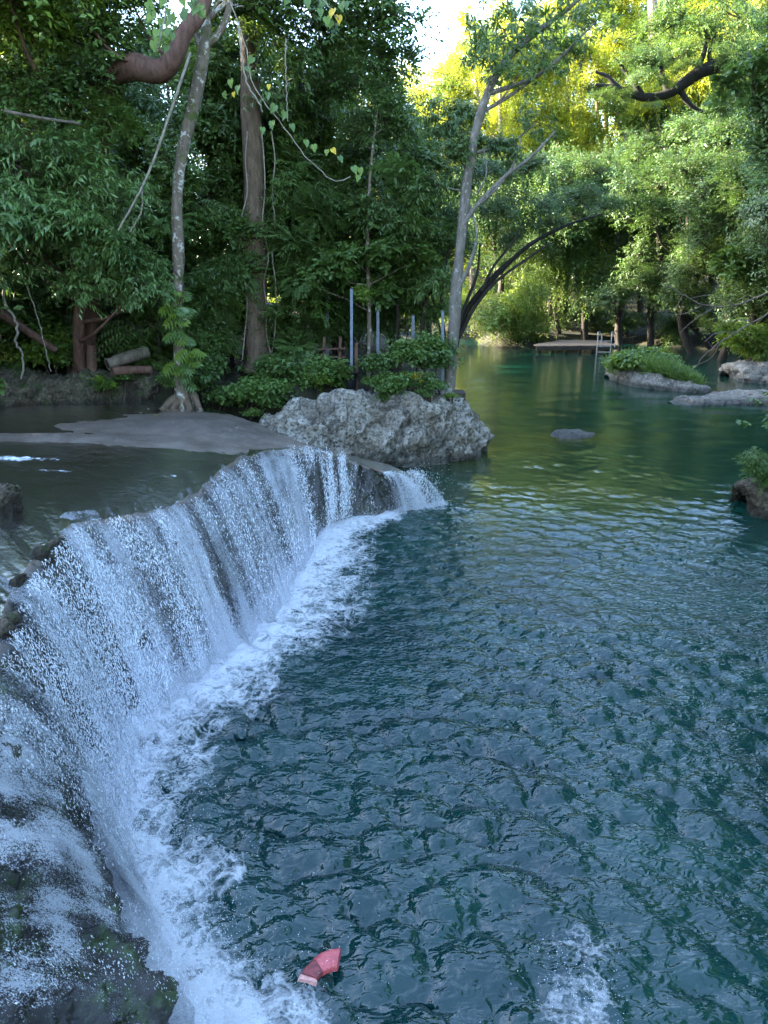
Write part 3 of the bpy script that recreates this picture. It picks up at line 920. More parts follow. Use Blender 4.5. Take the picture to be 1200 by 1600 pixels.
# ------------------------------------------------------------------ rocks
def loft_rock(front, back, hts, z0, nu=190, nv=80, disp=.16, fs=1.3, seed=1, undercut=.0, hpow=.62):
    f, b_, hz = catmull(front, nu), catmull(back, nu), np.interp(np.linspace(0, 1, nu), np.linspace(0, 1, len(hts)), hts)
    a = np.linspace(-.12, 1.0, nv)[None, :, None] * math.pi
    sx = np.sign(np.cos(a)) * np.abs(np.cos(a)) ** .75
    mid = (f + b_)[:, None, :] / 2
    half = (f - b_)[:, None, :] / 2
    P = mid + half * sx
    P[..., 2] = z0 + (np.sign(np.sin(a)) * np.abs(np.sin(a)) ** hpow)[..., 0] * np.where(np.sin(a[..., 0]) > 0, hz[:, None] - z0, .5)
    nrm = norm(np.cross(np.gradient(P, axis=1), np.gradient(P, axis=0)))
    up = np.array([0, -.4, 1])
    nrm *= np.where((nrm @ up) .mean() < 0, -1, 1)
    env = np.minimum(1, np.minimum(np.arange(nu), np.arange(nu)[::-1]) / 10)[:, None]
    st = P + .25 * fbm(P * .9, 3, seed + 20)[..., None]
    st = st @ np.array([[math.cos(.75), 0, -math.sin(.75)], [0, 1, 0], [math.sin(.75), 0, math.cos(.75)]])
    d = disp * (.75 * ridged(st * np.array([.8, 1, 1.9]) * fs * .6, 5, seed) - .55 * ridged(P * fs * 1.5 + 3, 5, seed + 2) + .7 * fbm(P * fs * 1.2, 4, seed + 7)) + disp * .28 * ridged(P * fs * 5, 4, seed + 3)
    if undercut:
        d -= undercut * sstep(.45, .0, P[..., 2]) * (.5 + fbm(P * 1.1, 3, seed + 11))
    return P + nrm * (d * env)[..., None]

fr_ = [at_z(402, 672, .85), at_z(440, 690, .75), at_z(500, 706, .55), at_z(560, 722, .25), at_z(610, 730, .05), at_z(660, 727, 0), at_z(710, 720, 0), at_z(748, 712, 0), at_z(762, 704, 0)]
bk_ = [fr_[0] + [0, .8, 0], fr_[1] + [.1, 2.0, 0], fr_[2] + [.2, 2.6, 0], fr_[3] + [.3, 3.0, 0], fr_[4] + [.3, 3.2, 0], fr_[5] + [0.1, 2.8, 0], fr_[6] + [-.1, 2.2, 0], fr_[7] + [-.2, 1.2, 0], fr_[8] + [-.1, .3, 0]]
mb = MB()
P = loft_rock(np.array(fr_), np.array(bk_), [1.0, 1.25, 1.42, 1.45, 1.60, 1.62, 1.42, .82, .15], -.05, 320, 130, .33, 1.05, 5, .30, .55)
mb.add(P.reshape(-1, 3), Q=grid_quads(320, 130))
c0 = P.reshape(-1, 3).mean(0)
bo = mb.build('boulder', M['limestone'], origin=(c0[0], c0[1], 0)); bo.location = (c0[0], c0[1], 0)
tag(bo, 'big pale pitted limestone boulder between the waterfall and the open pool', 'boulder')

def low_rock(pxs, depth, hts, seed, label, cat='rock', mat='limestone_low', disp=.10, fs=2.2, z0=-.05, grp=None, zb=0.0, nu=150, nv=50, name='rock'):
    f = np.array([at_z(px, py, zb) for px, py in pxs])
    b2 = f + np.array([0, 1, 0]) * np.array(depth)[:, None]
    mb = MB()
    P = loft_rock(f, b2, hts, z0 + zb, nu, nv, disp, fs, seed, 0.0, .7)
    mb.add(P.reshape(-1, 3), Q=grid_quads(nu, nv))
    c = P.reshape(-1, 3).mean(0)
    o = mb.build(name, M[mat], origin=(c[0], c[1], zb)); o.location = (c[0], c[1], zb)
    return tag(o, label, cat, grp)

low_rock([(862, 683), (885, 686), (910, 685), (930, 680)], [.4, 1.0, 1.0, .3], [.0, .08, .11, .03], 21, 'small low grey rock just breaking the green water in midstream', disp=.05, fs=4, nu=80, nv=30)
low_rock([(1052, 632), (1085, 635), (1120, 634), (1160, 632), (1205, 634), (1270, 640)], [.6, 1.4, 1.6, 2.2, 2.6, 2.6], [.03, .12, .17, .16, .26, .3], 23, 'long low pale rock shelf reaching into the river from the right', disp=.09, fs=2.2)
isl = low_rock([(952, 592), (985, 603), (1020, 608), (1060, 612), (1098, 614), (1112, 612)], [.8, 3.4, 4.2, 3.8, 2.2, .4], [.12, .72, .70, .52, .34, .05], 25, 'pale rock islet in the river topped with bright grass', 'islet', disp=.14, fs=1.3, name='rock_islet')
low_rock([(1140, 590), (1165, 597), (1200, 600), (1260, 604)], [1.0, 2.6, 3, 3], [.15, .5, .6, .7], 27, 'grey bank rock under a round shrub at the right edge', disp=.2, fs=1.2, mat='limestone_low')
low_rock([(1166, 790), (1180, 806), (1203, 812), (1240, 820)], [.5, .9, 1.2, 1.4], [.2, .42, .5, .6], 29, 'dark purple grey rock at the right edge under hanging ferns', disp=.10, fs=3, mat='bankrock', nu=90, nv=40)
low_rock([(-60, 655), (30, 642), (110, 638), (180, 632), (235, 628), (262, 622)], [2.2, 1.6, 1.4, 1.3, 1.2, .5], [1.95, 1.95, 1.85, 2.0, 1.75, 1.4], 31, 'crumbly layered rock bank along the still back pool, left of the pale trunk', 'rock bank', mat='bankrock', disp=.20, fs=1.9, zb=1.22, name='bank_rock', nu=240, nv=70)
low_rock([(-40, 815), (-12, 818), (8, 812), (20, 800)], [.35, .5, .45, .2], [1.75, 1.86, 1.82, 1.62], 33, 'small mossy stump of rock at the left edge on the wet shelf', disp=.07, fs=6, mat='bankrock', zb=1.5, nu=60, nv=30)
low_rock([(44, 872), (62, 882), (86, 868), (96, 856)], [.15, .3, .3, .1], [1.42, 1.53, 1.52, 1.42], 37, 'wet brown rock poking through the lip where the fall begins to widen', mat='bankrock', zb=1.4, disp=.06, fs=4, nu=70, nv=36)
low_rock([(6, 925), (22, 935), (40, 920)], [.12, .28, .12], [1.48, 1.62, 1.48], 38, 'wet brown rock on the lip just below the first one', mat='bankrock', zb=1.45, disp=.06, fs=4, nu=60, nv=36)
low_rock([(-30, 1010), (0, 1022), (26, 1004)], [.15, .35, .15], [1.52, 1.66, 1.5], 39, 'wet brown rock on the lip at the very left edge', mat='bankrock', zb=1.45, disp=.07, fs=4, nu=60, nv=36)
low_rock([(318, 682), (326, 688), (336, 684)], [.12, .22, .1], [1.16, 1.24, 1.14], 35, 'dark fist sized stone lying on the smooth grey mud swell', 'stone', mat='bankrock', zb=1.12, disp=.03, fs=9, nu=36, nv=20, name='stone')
for i, (px, py) in enumerate(((842, 545), (868, 546))):
    pass

# ------------------------------------------------------------------ foliage building blocks
def leaf_tmpl(kind):
    if kind == 'oval':
        V = [(0, 0, 0), (.42, .24, .05), (.42, -.24, .05), (.5, 0, -.02), (1, 0, -.12)]
        F = [(0, 3, 1), (3, 4, 1), (0, 2, 3), (3, 2, 4)]
    elif kind == 'lance':
        V = [(0, 0, 0), (.38, .135, .035), (.38, -.135, .035), (.5, 0, -.02), (1, 0, -.2)]
        F = [(0, 3, 1), (3, 4, 1), (0, 2, 3), (3, 2, 4)]
    elif kind == 'strap':
        V = [(0, 0, 0), (.5, .085, .04), (.5, -.085, .04), (.55, 0, .0), (1, 0, -.22)]
        F = [(0, 3, 1), (3, 4, 1), (0, 2, 3), (3, 2, 4)]
    elif kind == 'needle':
        V = [(0, .03, 0), (0, -.03, 0), (.55, .025, -.04), (.55, -.025, -.04), (1, 0, -.25)]
        F = [(0, 1, 3), (0, 3, 2), (2, 3, 4)]
    elif kind == 'heart':
        V = [(.02, 0, 0), (-.12, .2, .03), (.05, .40, .06), (.35, .42, .05), (.7, .22, 0), (1.08, 0, -.14), (.7, -.22, 0), (.35, -.42, .05), (.05, -.40, .06), (-.12, -.2, .03), (.45, 0, -.03)]
        F = [(10, i, i % 9 + 1) if False else (10, i, i + 1) for i in range(9)] + [(10, 9, 0)]
    elif kind == 'broad':
        V = [(0, 0, 0), (.18, .22, .05), (.5, .31, .05), (.8, .17, -.02), (1.05, 0, -.15), (.8, -.17, -.02), (.5, -.31, .05), (.18, -.22, .05), (.3, 0, -.02), (.7, 0, -.05)]
        F = [(0, 8, 1), (8, 2, 1), (8, 9, 2), (9, 3, 2), (9, 4, 3), (0, 7, 8), (8, 7, 6), (8, 6, 9), (9, 6, 5), (9, 5, 4)]
    elif kind == 'split':
        V = [(0, 0, 0), (.3, 0, 0), (.6, 0, -.04), (.95, 0, -.15)]
        F = []
        for sg in (1, -1):
            for (x, ln) in ((.06, .34), (.24, .46), (.44, .45), (.62, .36), (.78, .22)):
                k = len(V)
                V += [(x, 0, 0), (x + .13, 0, -.01), (x + .16 + ln * .35, sg * ln, -.05 - .2 * ln), (x + .02 + ln * .2, sg * ln * .7, .02)]
                F += [(k, k + 1, k + 2) if sg < 0 else (k, k + 2, k + 1), (k, k + 2, k + 3) if sg < 0 else (k, k + 3, k + 2)]
            
        k = len(V)
        V += [(.8, .05, -.06), (.8, -.05, -.06), (1.1, 0, -.22)]
        F += [(k, k + 1, k + 2)]
    return np.array(V, float), np.array(F, int)

def put_leaves(mb, pos, dirs, nrm, L, kind, mi=0, rnd=None, g=rng, wid=1.0):
    V, F = leaf_tmpl(kind)
    n = len(pos)
    X = norm(dirs)
    Y = norm(np.cross(nrm, X))
    Z = np.cross(X, Y)
    L = np.broadcast_to(np.asarray(L, float), (n,))[:, None, None]
    Wd = V[None, :, 1:2] * wid
    P = pos[:, None, :] + L * (V[None, :, 0:1] * X[:, None, :] + Wd * Y[:, None, :] + V[None, :, 2:3] * Z[:, None, :])
    Fx = (F[None] + (np.arange(n) * len(V))[:, None, None]).reshape(-1, 3)
    r = g.uniform(0, 1, n) if rnd is None else rnd
    mb.add(P.reshape(-1, 3), T=Fx, mi=mi, rnd=np.repeat(r, len(F)))

def sphere_dirs(n, g, zb=0.0, flat=1.0):
    d = g.normal(size=(n, 3))
    d[:, 2] = d[:, 2] * flat + zb
    return norm(d)

UP = np.array([0, 0, 1.0])

def bough(kind, seed):
    """one leafy bough, about 2.6 m across, its stems and its leaves in one mesh"""
    g = np.random.default_rng(seed)
    mb = MB()
    if kind in ('broad', 'lance', 'fine', 'large'):
        nl, ntw, nlv, L, tm, droop = {'broad': (13, 20, 9, .125, 'oval', .25), 'lance': (12, 19, 10, .195, 'lance', .75),
                                      'fine': (16, 24, 10, .085, 'oval', .3), 'large': (10, 12, 7, .27, 'oval', .35)}[kind]
        for i in range(nl):
            d0 = sphere_dirs(1, g, .15, .7)[0]
            c = d0 * g.uniform(.25, 1.0) * np.array([1.05, 1.05, .72])
            r = g.uniform(.34, .62)
            tube(mb, catmull([d0 * 0, c * .5 + g.normal(0, .06, 3) - UP * .05, c], 6), [.018, .006], 4, 1, cap=False)
            td = sphere_dirs(ntw, g, .35, .75)
            tb_ = c + td * (r * .15)
            tl_ = r * g.uniform(.7, 1.15, ntw)
            f = (np.arange(nlv) + .6) / nlv
            f = f[None, :] + g.normal(0, .03, (ntw, nlv))
            p = tb_[:, None, :] + td[:, None, :] * (f * tl_[:, None])[..., None] - UP * (droop * .35 * f ** 2 * tl_[:, None])[..., None]
            side = norm(np.cross(td, UP + g.normal(0, .25, (ntw, 3))))
            sg = np.where(np.arange(nlv) % 2 == 0, 1, -1)[None, :, None]
            ld = td[:, None, :] * .55 + side[:, None, :] * sg * .85 - UP * droop + g.normal(0, .28, (ntw, nlv, 3))
            nr = UP + .45 * td[:, None, :] + g.normal(0, .38, (ntw, nlv, 3))
            lr = np.clip(.5 + .13 * g.normal() + g.normal(0, .2, ntw * nlv), 0, 1)
            put_leaves(mb, p.reshape(-1, 3), ld.reshape(-1, 3), nr.reshape(-1, 3), L * g.uniform(.65, 1.2, ntw * nlv), tm, 0, lr, g)
            for k in range(0, ntw, 3):
                tube(mb, [c, tb_[k] + td[k] * tl_[k] * .9], [.006, .003], 3, 1, cap=False)
    elif kind == 'rosette':
        n = 36
        d = sphere_dirs(n, g, .2, .8)
        c = d * (g.uniform(.55, 1.15, n)[:, None]) * np.array([1.15, 1.15, .85])
        for k in range(0, n, 2):
            tube(mb, catmull([c[k] * .0, c[k] * .6 + g.normal(0, .08, 3), c[k]], 5), [.007, .004], 3, 1, cap=False)
        nlv = 14
        a = g.uniform(0, 6.283, (n, nlv))
        s1_ = norm(np.cross(d, g.normal(size=(n, 3)))); s2_ = np.cross(d, s1_)
        ld = s1_[:, None, :] * np.cos(a)[..., None] + s2_[:, None, :] * np.sin(a)[..., None] + d[:, None, :] * g.uniform(.05, .9, (n, nlv))[..., None] - UP * .35
        nr = d[:, None, :] + UP * .6 + g.normal(0, .3, (n, nlv, 3))
        p = c[:, None, :] + g.normal(0, .02, (n, nlv, 3))
        put_leaves(mb, p.reshape(-1, 3), ld.reshape(-1, 3), nr.reshape(-1, 3), .34 * g.uniform(.7, 1.15, n * nlv), 'strap', 0, None, g, 1.25)
    elif kind == 'pinnate':
        n, np_ = 130, 9
        d = sphere_dirs(n, g, .25, .5)
        c = d * g.uniform(.15, .75, n)[:, None] * np.array([1.1, 1.1, .8])
        side = norm(np.cross(d, UP))
        f = (np.arange(np_) + .8) / np_
        ln = g.uniform(.42, .66, n)
        p = c[:, None, :] + d[:, None, :] * (f[None] * ln[:, None])[..., None] - UP * (.30 * f[None] ** 2 * ln[:, None])[..., None]
        for k in range(0, n, 2):
            tube(mb, np.vstack([c[k][None], p[k][::4]]), [.007, .003], 3, 1, cap=False)
        nrd = np.clip(.5 + g.normal(0, .2, n), 0, 1)
        for sg in (1, -1):
            ld = side[:, None, :] * sg * .9 + d[:, None, :] * .4 - UP * .3 + g.normal(0, .12, (n, np_, 3))
            nr = UP + .4 * d[:, None, :] + g.normal(0, .15, (n, np_, 3))
            put_leaves(mb, p.reshape(-1, 3), ld.reshape(-1, 3), nr.reshape(-1, 3), .145 * g.uniform(.8, 1.1, n * np_), 'oval', 0, np.repeat(nrd, np_) + g.normal(0, .06, n * np_), g, .85)
    elif kind == 'curtain':
        n, nlv = 64, 38
        x = g.normal(0, .55, n); y = g.normal(0, .35, n)
        h = g.uniform(.9, 2.6, n); top = g.uniform(.4, 1.3, n)
        f = np.linspace(0, 1, nlv)
        sw = g.normal(0, .10, (n, 2))
        p = np.stack([x[:, None] + sw[:, :1] * f[None] * 2, y[:, None] + sw[:, 1:] * f[None] * 2, top[:, None] - h[:, None] * f[None]], -1) + g.normal(0, .05, (n, nlv, 3))
        for k in range(0, n, 3):
            tube(mb, p[k][::6], .005, 3, 1, cap=False)
        ld = g.normal(0, 1, (n, nlv, 3)) * np.array([1, 1, .3]) - UP * .7
        nr = g.normal(0, .6, (n, nlv, 3)) + UP * .7
        put_leaves(mb, p.reshape(-1, 3), ld.reshape(-1, 3), nr.reshape(-1, 3), .11 * g.uniform(.6, 1.25, n * nlv), 'oval', 0, None, g, 1.1)
    elif kind == 'herb':
        n, nlv = 150, 11
        x, y = g.normal(0, .48, n), g.normal(0, .48, n)
        h = g.uniform(.35, 1.15, n) * (1.1 - .35 * np.hypot(x, y))
        ln = g.normal(0, .22, (n, 2))
        f = (np.arange(nlv) + 1) / nlv
        p = np.stack([x[:, None] + ln[:, :1] * f, y[:, None] + ln[:, 1:] * f, np.maximum(h, .2)[:, None] * f[None]], -1)
        for k in range(0, n, 2):
            tube(mb, np.vstack([[x[k], y[k], -.1], p[k][::5]]), .005, 3, 1, cap=False)
        a = np.arange(nlv) * 2.4 + g.uniform(0, 6, (n, 1))
        ld = np.stack([np.cos(a), np.sin(a), np.full_like(a, -.15)], -1) + g.normal(0, .2, (n, nlv, 3))
        nr = UP + g.normal(0, .35, (n, nlv, 3))
        put_leaves(mb, p.reshape(-1, 3), ld.reshape(-1, 3), nr.reshape(-1, 3), .125 * g.uniform(.6, 1.25, n * nlv), 'oval', 0, None, g, 1.05)
    elif kind == 'weed':
        n, nlv = 70, 8
        x, y = g.normal(0, .45, n), g.normal(0, .45, n)
        h = g.uniform(.3, 1.0, n) * (1.1 - .35 * np.hypot(x, y))
        ln = g.normal(0, .28, (n, 2))
        f = (np.arange(nlv) + 1) / nlv
        p = np.stack([x[:, None] + ln[:, :1] * f, y[:, None] + ln[:, 1:] * f, np.maximum(h, .2)[:, None] * f[None]], -1)
        for k in range(0, n, 2):
            tube(mb, np.vstack([[x[k], y[k], -.1], p[k][::4]]), .008, 3, 1, cap=False)
        a = np.arange(nlv) * 2.4 + g.uniform(0, 6, (n, 1))
        ld = np.stack([np.cos(a), np.sin(a), np.full_like(a, -.35)], -1) + g.normal(0, .2, (n, nlv, 3))
        nr = UP + g.normal(0, .35, (n, nlv, 3))
        put_leaves(mb, p.reshape(-1, 3), ld.reshape(-1, 3), nr.reshape(-1, 3), .30 * g.uniform(.6, 1.25, n * nlv), 'oval', 0, None, g, 1.25)
    return mb.mesh(kind + '_bough', [M['leaf_mid'], M['twig']], smooth=False)

BOUGH = {k: [bough(k, 100 + 17 * i + v) for v in range(2)] for i, k in enumerate(('broad', 'lance', 'fine', 'large', 'rosette', 'pinnate', 'curtain', 'herb', 'weed'))}

def add_bough(root, pos, s, kind, mat, g, name='bough', tilt=.25):
    me = BOUGH[kind][g.integers(len(BOUGH[kind]))]
    if kind in ('curtain', 'herb', 'weed'):
        tilt = .06
    sc = s * g.uniform(.9, 1.1)
    return child(name, me, root, TRS(pos, (g.normal(0, tilt), g.normal(0, tilt), g.uniform(0, 6.283)), (sc, sc, sc * g.uniform(.85, 1.1))), M[mat])

def wander(a, b, n, amt, g):
    a, b = np.asarray(a, float), np.asarray(b, float)
    f = np.linspace(0, 1, n)[:, None]
    P = a * (1 - f) + b * f
    P[1:-1] += g.normal(0, amt, (n - 2, 3)) * np.array([1, 1, .3])
    return P

def make_tree(label, base, top, r0, boughs, bark='bark', name='tree', group=None, cat='tree', path=None, rad=None, flare=1.5, seed=None, limb=True):
    """boughs: (pos, size, kind, leaf material); limbs run from the trunk to each bough"""
    g = np.random.default_rng(int(abs(base[0] * 131 + base[1] * 17 + top[2] * 7)) if seed is None else seed)
    base, top = np.asarray(base, float), np.asarray(top, float)
    root = thing(name, label, cat, base, group)
    mb = MB()
    H = np.linalg.norm(top - base)
    pth = catmull(wander(base - UP * .4, top, 6, H * .022, g) if path is None else np.vstack([np.asarray(path[0]) - UP * .3, path]), 26)
    rr = [r0 * flare, r0 * 1.12, r0, r0 * .9, r0 * .75, r0 * .5, r0 * .22] if rad is None else rad
    tube(mb, pth, rr, 10, 0, .22, int(g.integers(99)))
    if limb:
        for (p, s, k, mt) in boughs:
            p = np.asarray(p, float)
            zc = p[2] - np.linalg.norm(p[:2] - base[:2]) * .45
            j = int(np.clip(np.argmin(np.abs(pth[:, 2] - zc)), 4, 23))
            q = pth[j]
            d = np.linalg.norm(p - q)
            if d < .3: continue
            mid_ = (q + p) / 2 + g.normal(0, .06 * d, 3) - UP * .05 * d
            rl = max(.02, min(r0 * .45, .018 * d + .01))
            tube(mb, catmull([q, mid_, p], 9), [rl, rl * .7, rl * .3], 5, 0, cap=False)
    mb.build('trunk', M[bark], root)
    for (p, s, k, mt) in boughs:
        add_bough(root, p, s, k, mt, g)
    return root

# ------------------------------------------------------------------ trees and shrubs seen one by one
gT = np.random.default_rng(77)
def B(px, py, Y, s, k, m):
    return (at_y(px, py, Y), s, k, m)
def pathpx(pts, Y):
    return np.array([at_y(px, py, Y if np.isscalar(Y) else Y[i]) for i, (px, py) in enumerate(pts)])
def ground_pt(p):
    return np.array([p[0], p[1], gz(p[0], p[1])])

# pale mottled trunk
pp = pathpx([(289, 634), (281, 575), (277, 480), (279, 400), (276, 320), (284, 240), (299, 180), (312, 120), (319, 78), (322, 40), (318, -30)], 17.0)
t1 = make_tree('slender tree with pale lichen mottled trunk and flared brown foot at the shelf edge', pp[0], pp[-1], .15,
    [B(330, -150, 17, 1.3, 'broad', 'leaf_mid'), B(420, -140, 17.5, 1.2, 'broad', 'leaf_mid'), B(240, -130, 16.5, 1.2, 'broad', 'leaf_mid'), B(370, -70, 17.6, .8, 'broad', 'leaf_mid')],
    'bark_pale', path=pp, rad=[.46, .22, .135, .12, .12, .12, .125, .13, .12, .11, .08], seed=5)
mb = MB()
tube(mb, catmull(pathpx([(322, 70), (340, 55), (356, 20), (366, -40)], 17), 9), [.085, .07, .05], 7)
tube(mb, catmull(pathpx([(318, 85), (306, 55), (303, 20), (296, -30)], 17), 9), [.07, .05, .04], 6)
mb.build('fork', M['bark_pale'], t1)
mb = MB()
for (a, b_) in (((284, 618), (264, 636)), ((294, 606), (316, 638)), ((286, 616), (300, 641)), ((280, 616), (250, 632))):
    A, Bq = at_y(*a, 16.95), at_y(*b_, 16.55)
    tube(mb, catmull([A + [0, .1, 0], (A + Bq) / 2 + [0, .04, -.06], Bq - [0, 0, .15]], 9), [.10, .10, .06], 8, 0, .3)
mb.build('root', M['bark'], t1)

# climber with split leaves on that trunk
cl = thing('climbing_plant', 'split leaf climber hugging the pale mottled trunk', 'climber', pp[1])
me_split = {}
def leafmesh(kind, mat, mirror=False):
    V, F = leaf_tmpl(kind)
    return MB().add(V, T=F).mesh(kind + '_leaf', [mat], smooth=False)
me_split = leafmesh('split', M['leaf_mid'])
me_heart = leafmesh('heart', M['leaf_mid'])
me_broad = leafmesh('broad', M['leaf_mid'])
mb = MB(); tube(mb, catmull(pathpx([(292, 590), (286, 540), (272, 500), (288, 450), (270, 420)], 16.85), 14), .015, 5); mb.build('stem', M['twig'], cl)
def orient(d, nrm):
    d = norm(np.asarray(d, float)); y = norm(np.cross(np.asarray(nrm, float), d)); z = np.cross(d, y)
    return Matrix(((d[0], y[0], z[0]), (d[1], y[1], z[1]), (d[2], y[2], z[2]))).to_4x4()
def leaf_at(root, me, p, d, nrm, s, mat=None):
    return child('leaf', me, root, Matrix.Translation([float(v) for v in p]) @ orient(d, nrm) @ Matrix.Scale(float(s), 4), mat)
for k in range(34):
    py = gT.uniform(435, 600); px = 280 + gT.normal(0, 9) + (12 if py > 540 else 0)
    sd = 1 if gT.uniform() < .6 else -1
    leaf_at(cl, me_split, at_y(px, py, 16.8 + gT.uniform(-.1, .1)), (sd * gT.uniform(.4, 1), -gT.uniform(.2, .8), -gT.uniform(.2, .9)), (0, -.5, 1) + gT.normal(0, .25, 3), gT.uniform(.26, .42), M[('leaf_mid', 'leaf_lime', 'leaf_cool')[gT.integers(3)]])

# the big straight brown trunk
pp = pathpx([(405, 562), (402, 500), (400, 420), (397, 330), (395, 230), (391, 120), (386, 10), (384, -60)], 20.5)
t2 = make_tree('big straight brown trunk hung with creepers behind the pale tree', pp[0], pp[-1], .27,
    [B(430, 60, 20, 1.2, 'broad', 'leaf_mid'), B(500, 40, 20.5, 1.3, 'broad', 'leaf_cool'), B(570, 40, 21, 1.3, 'broad', 'leaf_mid'), B(600, 100, 21, 1.0, 'broad', 'leaf_cool'),
     B(470, 120, 20.5, 1.1, 'lance', 'leaf_cool'), B(545, 130, 20.5, 1.1, 'broad', 'leaf_cool'), B(380, 20, 19, 1.1, 'broad', 'leaf_mid'), B(440, -30, 20, 1.3, 'broad', 'leaf_mid'),
     B(560, -30, 21, 1.4, 'broad', 'leaf_mid'), B(620, 190, 21, .9, 'lance', 'leaf_cool'), B(505, 150, 22, 1.0, 'broad', 'leaf_dark')],
    'bark', path=pp, rad=[.45, .32, .29, .27, .25, .23, .2, .17], seed=6, limb=False)
mb = MB()
for (px0, dx) in ((384, -3), (412, 4), (418, 8)):
    tube(mb, catmull(pathpx([(px0 + dx + gT.normal(0, 4), yy) for yy in (562, 520, 480, 440, 400, 350, 300, 250, 205)], 20.2), 40), .018, 5)
mb.build('creeper', M['vine'], t2)

# reddish crooked limb upper left
pp = pathpx([(128, 590), (140, 480), (150, 330), (158, 200), (176, 125), (212, 106), (250, 112), (274, 88), (288, 52), (312, 22), (330, -30)], [18.6, 18.5, 18.2, 17.6, 16.8, 16.4, 16.2, 16.1, 16.1, 16.2, 16.4])
t3 = make_tree('tree with a thick reddish crooked limb across the upper left gap of sky', pp[0], pp[-1], .2,
    [B(40, 50, 16, 1.2, 'broad', 'leaf_lime'), B(110, 60, 16.4, 1.2, 'broad', 'leaf_mid'), B(180, 40, 17, 1.0, 'broad', 'leaf_mid'), B(60, 130, 16.2, 1.1, 'broad', 'leaf_mid'), B(140, 135, 16.6, .95, 'broad', 'leaf_cool'),
     B(110, -30, 16, 1.3, 'broad', 'leaf_lime'), B(10, -10, 15, 1.3, 'broad', 'leaf_lime'), B(170, 190, 16.6, .7, 'broad', 'leaf_mid'), B(20, 170, 16, .9, 'curtain', 'leaf_mid'), B(205, 0, 17.2, .8, 'broad', 'leaf_mid')],
    'bark_red', path=pp, rad=[.35, .25, .24, .23, .23, .24, .22, .19, .18, .15, .1], seed=7)

# glossy drooping bush on the left
p0 = ground_pt(at_y(140, 560, 18.6))
tb_ = make_tree('broad bush of glossy drooping narrow leaves overhanging the back pool', p0, at_y(110, 250, 17), .12,
    [B(20, 255, 15.8, .95, 'lance', 'leaf_bush'), B(95, 270, 16, .95, 'lance', 'leaf_bush'), B(160, 310, 16.2, .9, 'lance', 'leaf_bush'), B(40, 330, 15.4, .95, 'lance', 'leaf_bush'), B(110, 360, 15.8, .95, 'lance', 'leaf_bush'),
     B(190, 395, 16.2, .8, 'lance', 'leaf_bush'), B(40, 400, 16.4, .9, 'lance', 'leaf_dark'), B(150, 440, 16.5, .8, 'lance', 'leaf_bush'), B(215, 450, 16.6, .62, 'lance', 'leaf_bush'), B(235, 415, 17, .6, 'lance', 'leaf_bush'), B(-50, 320, 15.4, 1.1, 'lance', 'leaf_bush'), B(170, 345, 16.4, .75, 'lance', 'leaf_bush')],
    'bark_red', name='bush', cat='bush', seed=8)

# thin pale sapling with large leaves
pp = pathpx([(576, 590), (577, 480), (574, 400), (576, 320), (580, 255), (590, 170)], 20)
t4 = make_tree('thin pale sapling with a skirt of big bright leaves behind the metal posts', pp[0], pp[-1], .05,
    [B(545, 400, 19.2, .72, 'large', 'leaf_mid'), B(600, 385, 19.4, .62, 'large', 'leaf_mid'), B(500, 415, 19.6, .7, 'large', 'leaf_cool'), B(645, 410, 19.8, .6, 'large', 'leaf_cool'), B(470, 440, 19.6, .6, 'pinnate', 'leaf_cool'), B(575, 340, 20.2, .7, 'large', 'leaf_cool'), B(560, 455, 19.2, .4, 'large', 'leaf_lime'),
     B(600, 190, 20.2, .8, 'broad', 'leaf_cool'), B(560, 210, 20.6, .7, 'broad', 'leaf_cool')],
    'bark_pale', path=pp, rad=[.075, .06, .05, .045, .04, .02], seed=9)

# leaning tree on the point
pp = pathpx([(702, 612), (708, 520), (714, 440), (723, 350), (729, 290), (740, 220), (760, 150), (790, 95), (830, 56), (882, 18), (930, -25)], 18.4)
t5 = make_tree('leaning grey tree at the tip of the point with strap leaf rosettes', pp[0], pp[-1], .13,
    [B(790, 45, 18, .72, 'rosette', 'leaf_cool'), B(850, 20, 18.2, .7, 'rosette', 'leaf_cool'), B(815, 110, 18.2, .5, 'rosette', 'leaf_cool'), B(880, 85, 18.6, .52, 'rosette', 'leaf_cool'), B(930, 35, 18.8, .5, 'rosette', 'leaf_cool'),
     B(760, 90, 18, .48, 'rosette', 'leaf_cool'), B(715, 235, 18.6, .55, 'lance', 'leaf_cool'), B(770, 225, 18.6, .6, 'lance', 'leaf_cool'), B(690, 290, 19, .7, 'lance', 'leaf_cool'), B(840, 190, 19, .45, 'rosette', 'leaf_cool'), B(700, 190, 19.4, .7, 'lance', 'leaf_cool')],
    'bark_grey', path=pp, rad=[.19, .15, .145, .13, .12, .105, .09, .085, .07, .05, .03], seed=10)
mb = MB()
for pts, r in (([(723, 352), (750, 315), (790, 275), (830, 245), (868, 205)], .06), ([(735, 330), (770, 300), (800, 262), (815, 215)], .04), ([(745, 305), (760, 270), (755, 230)], .025), ([(712, 460), (735, 410), (745, 365), (735, 320)], .05)):
    tube(mb, catmull(pathpx(pts, 18.3), 16), [r, r * .8, r * .4], 6, 0, .2)
mb.build('branch', M['bark_grey'], t5)

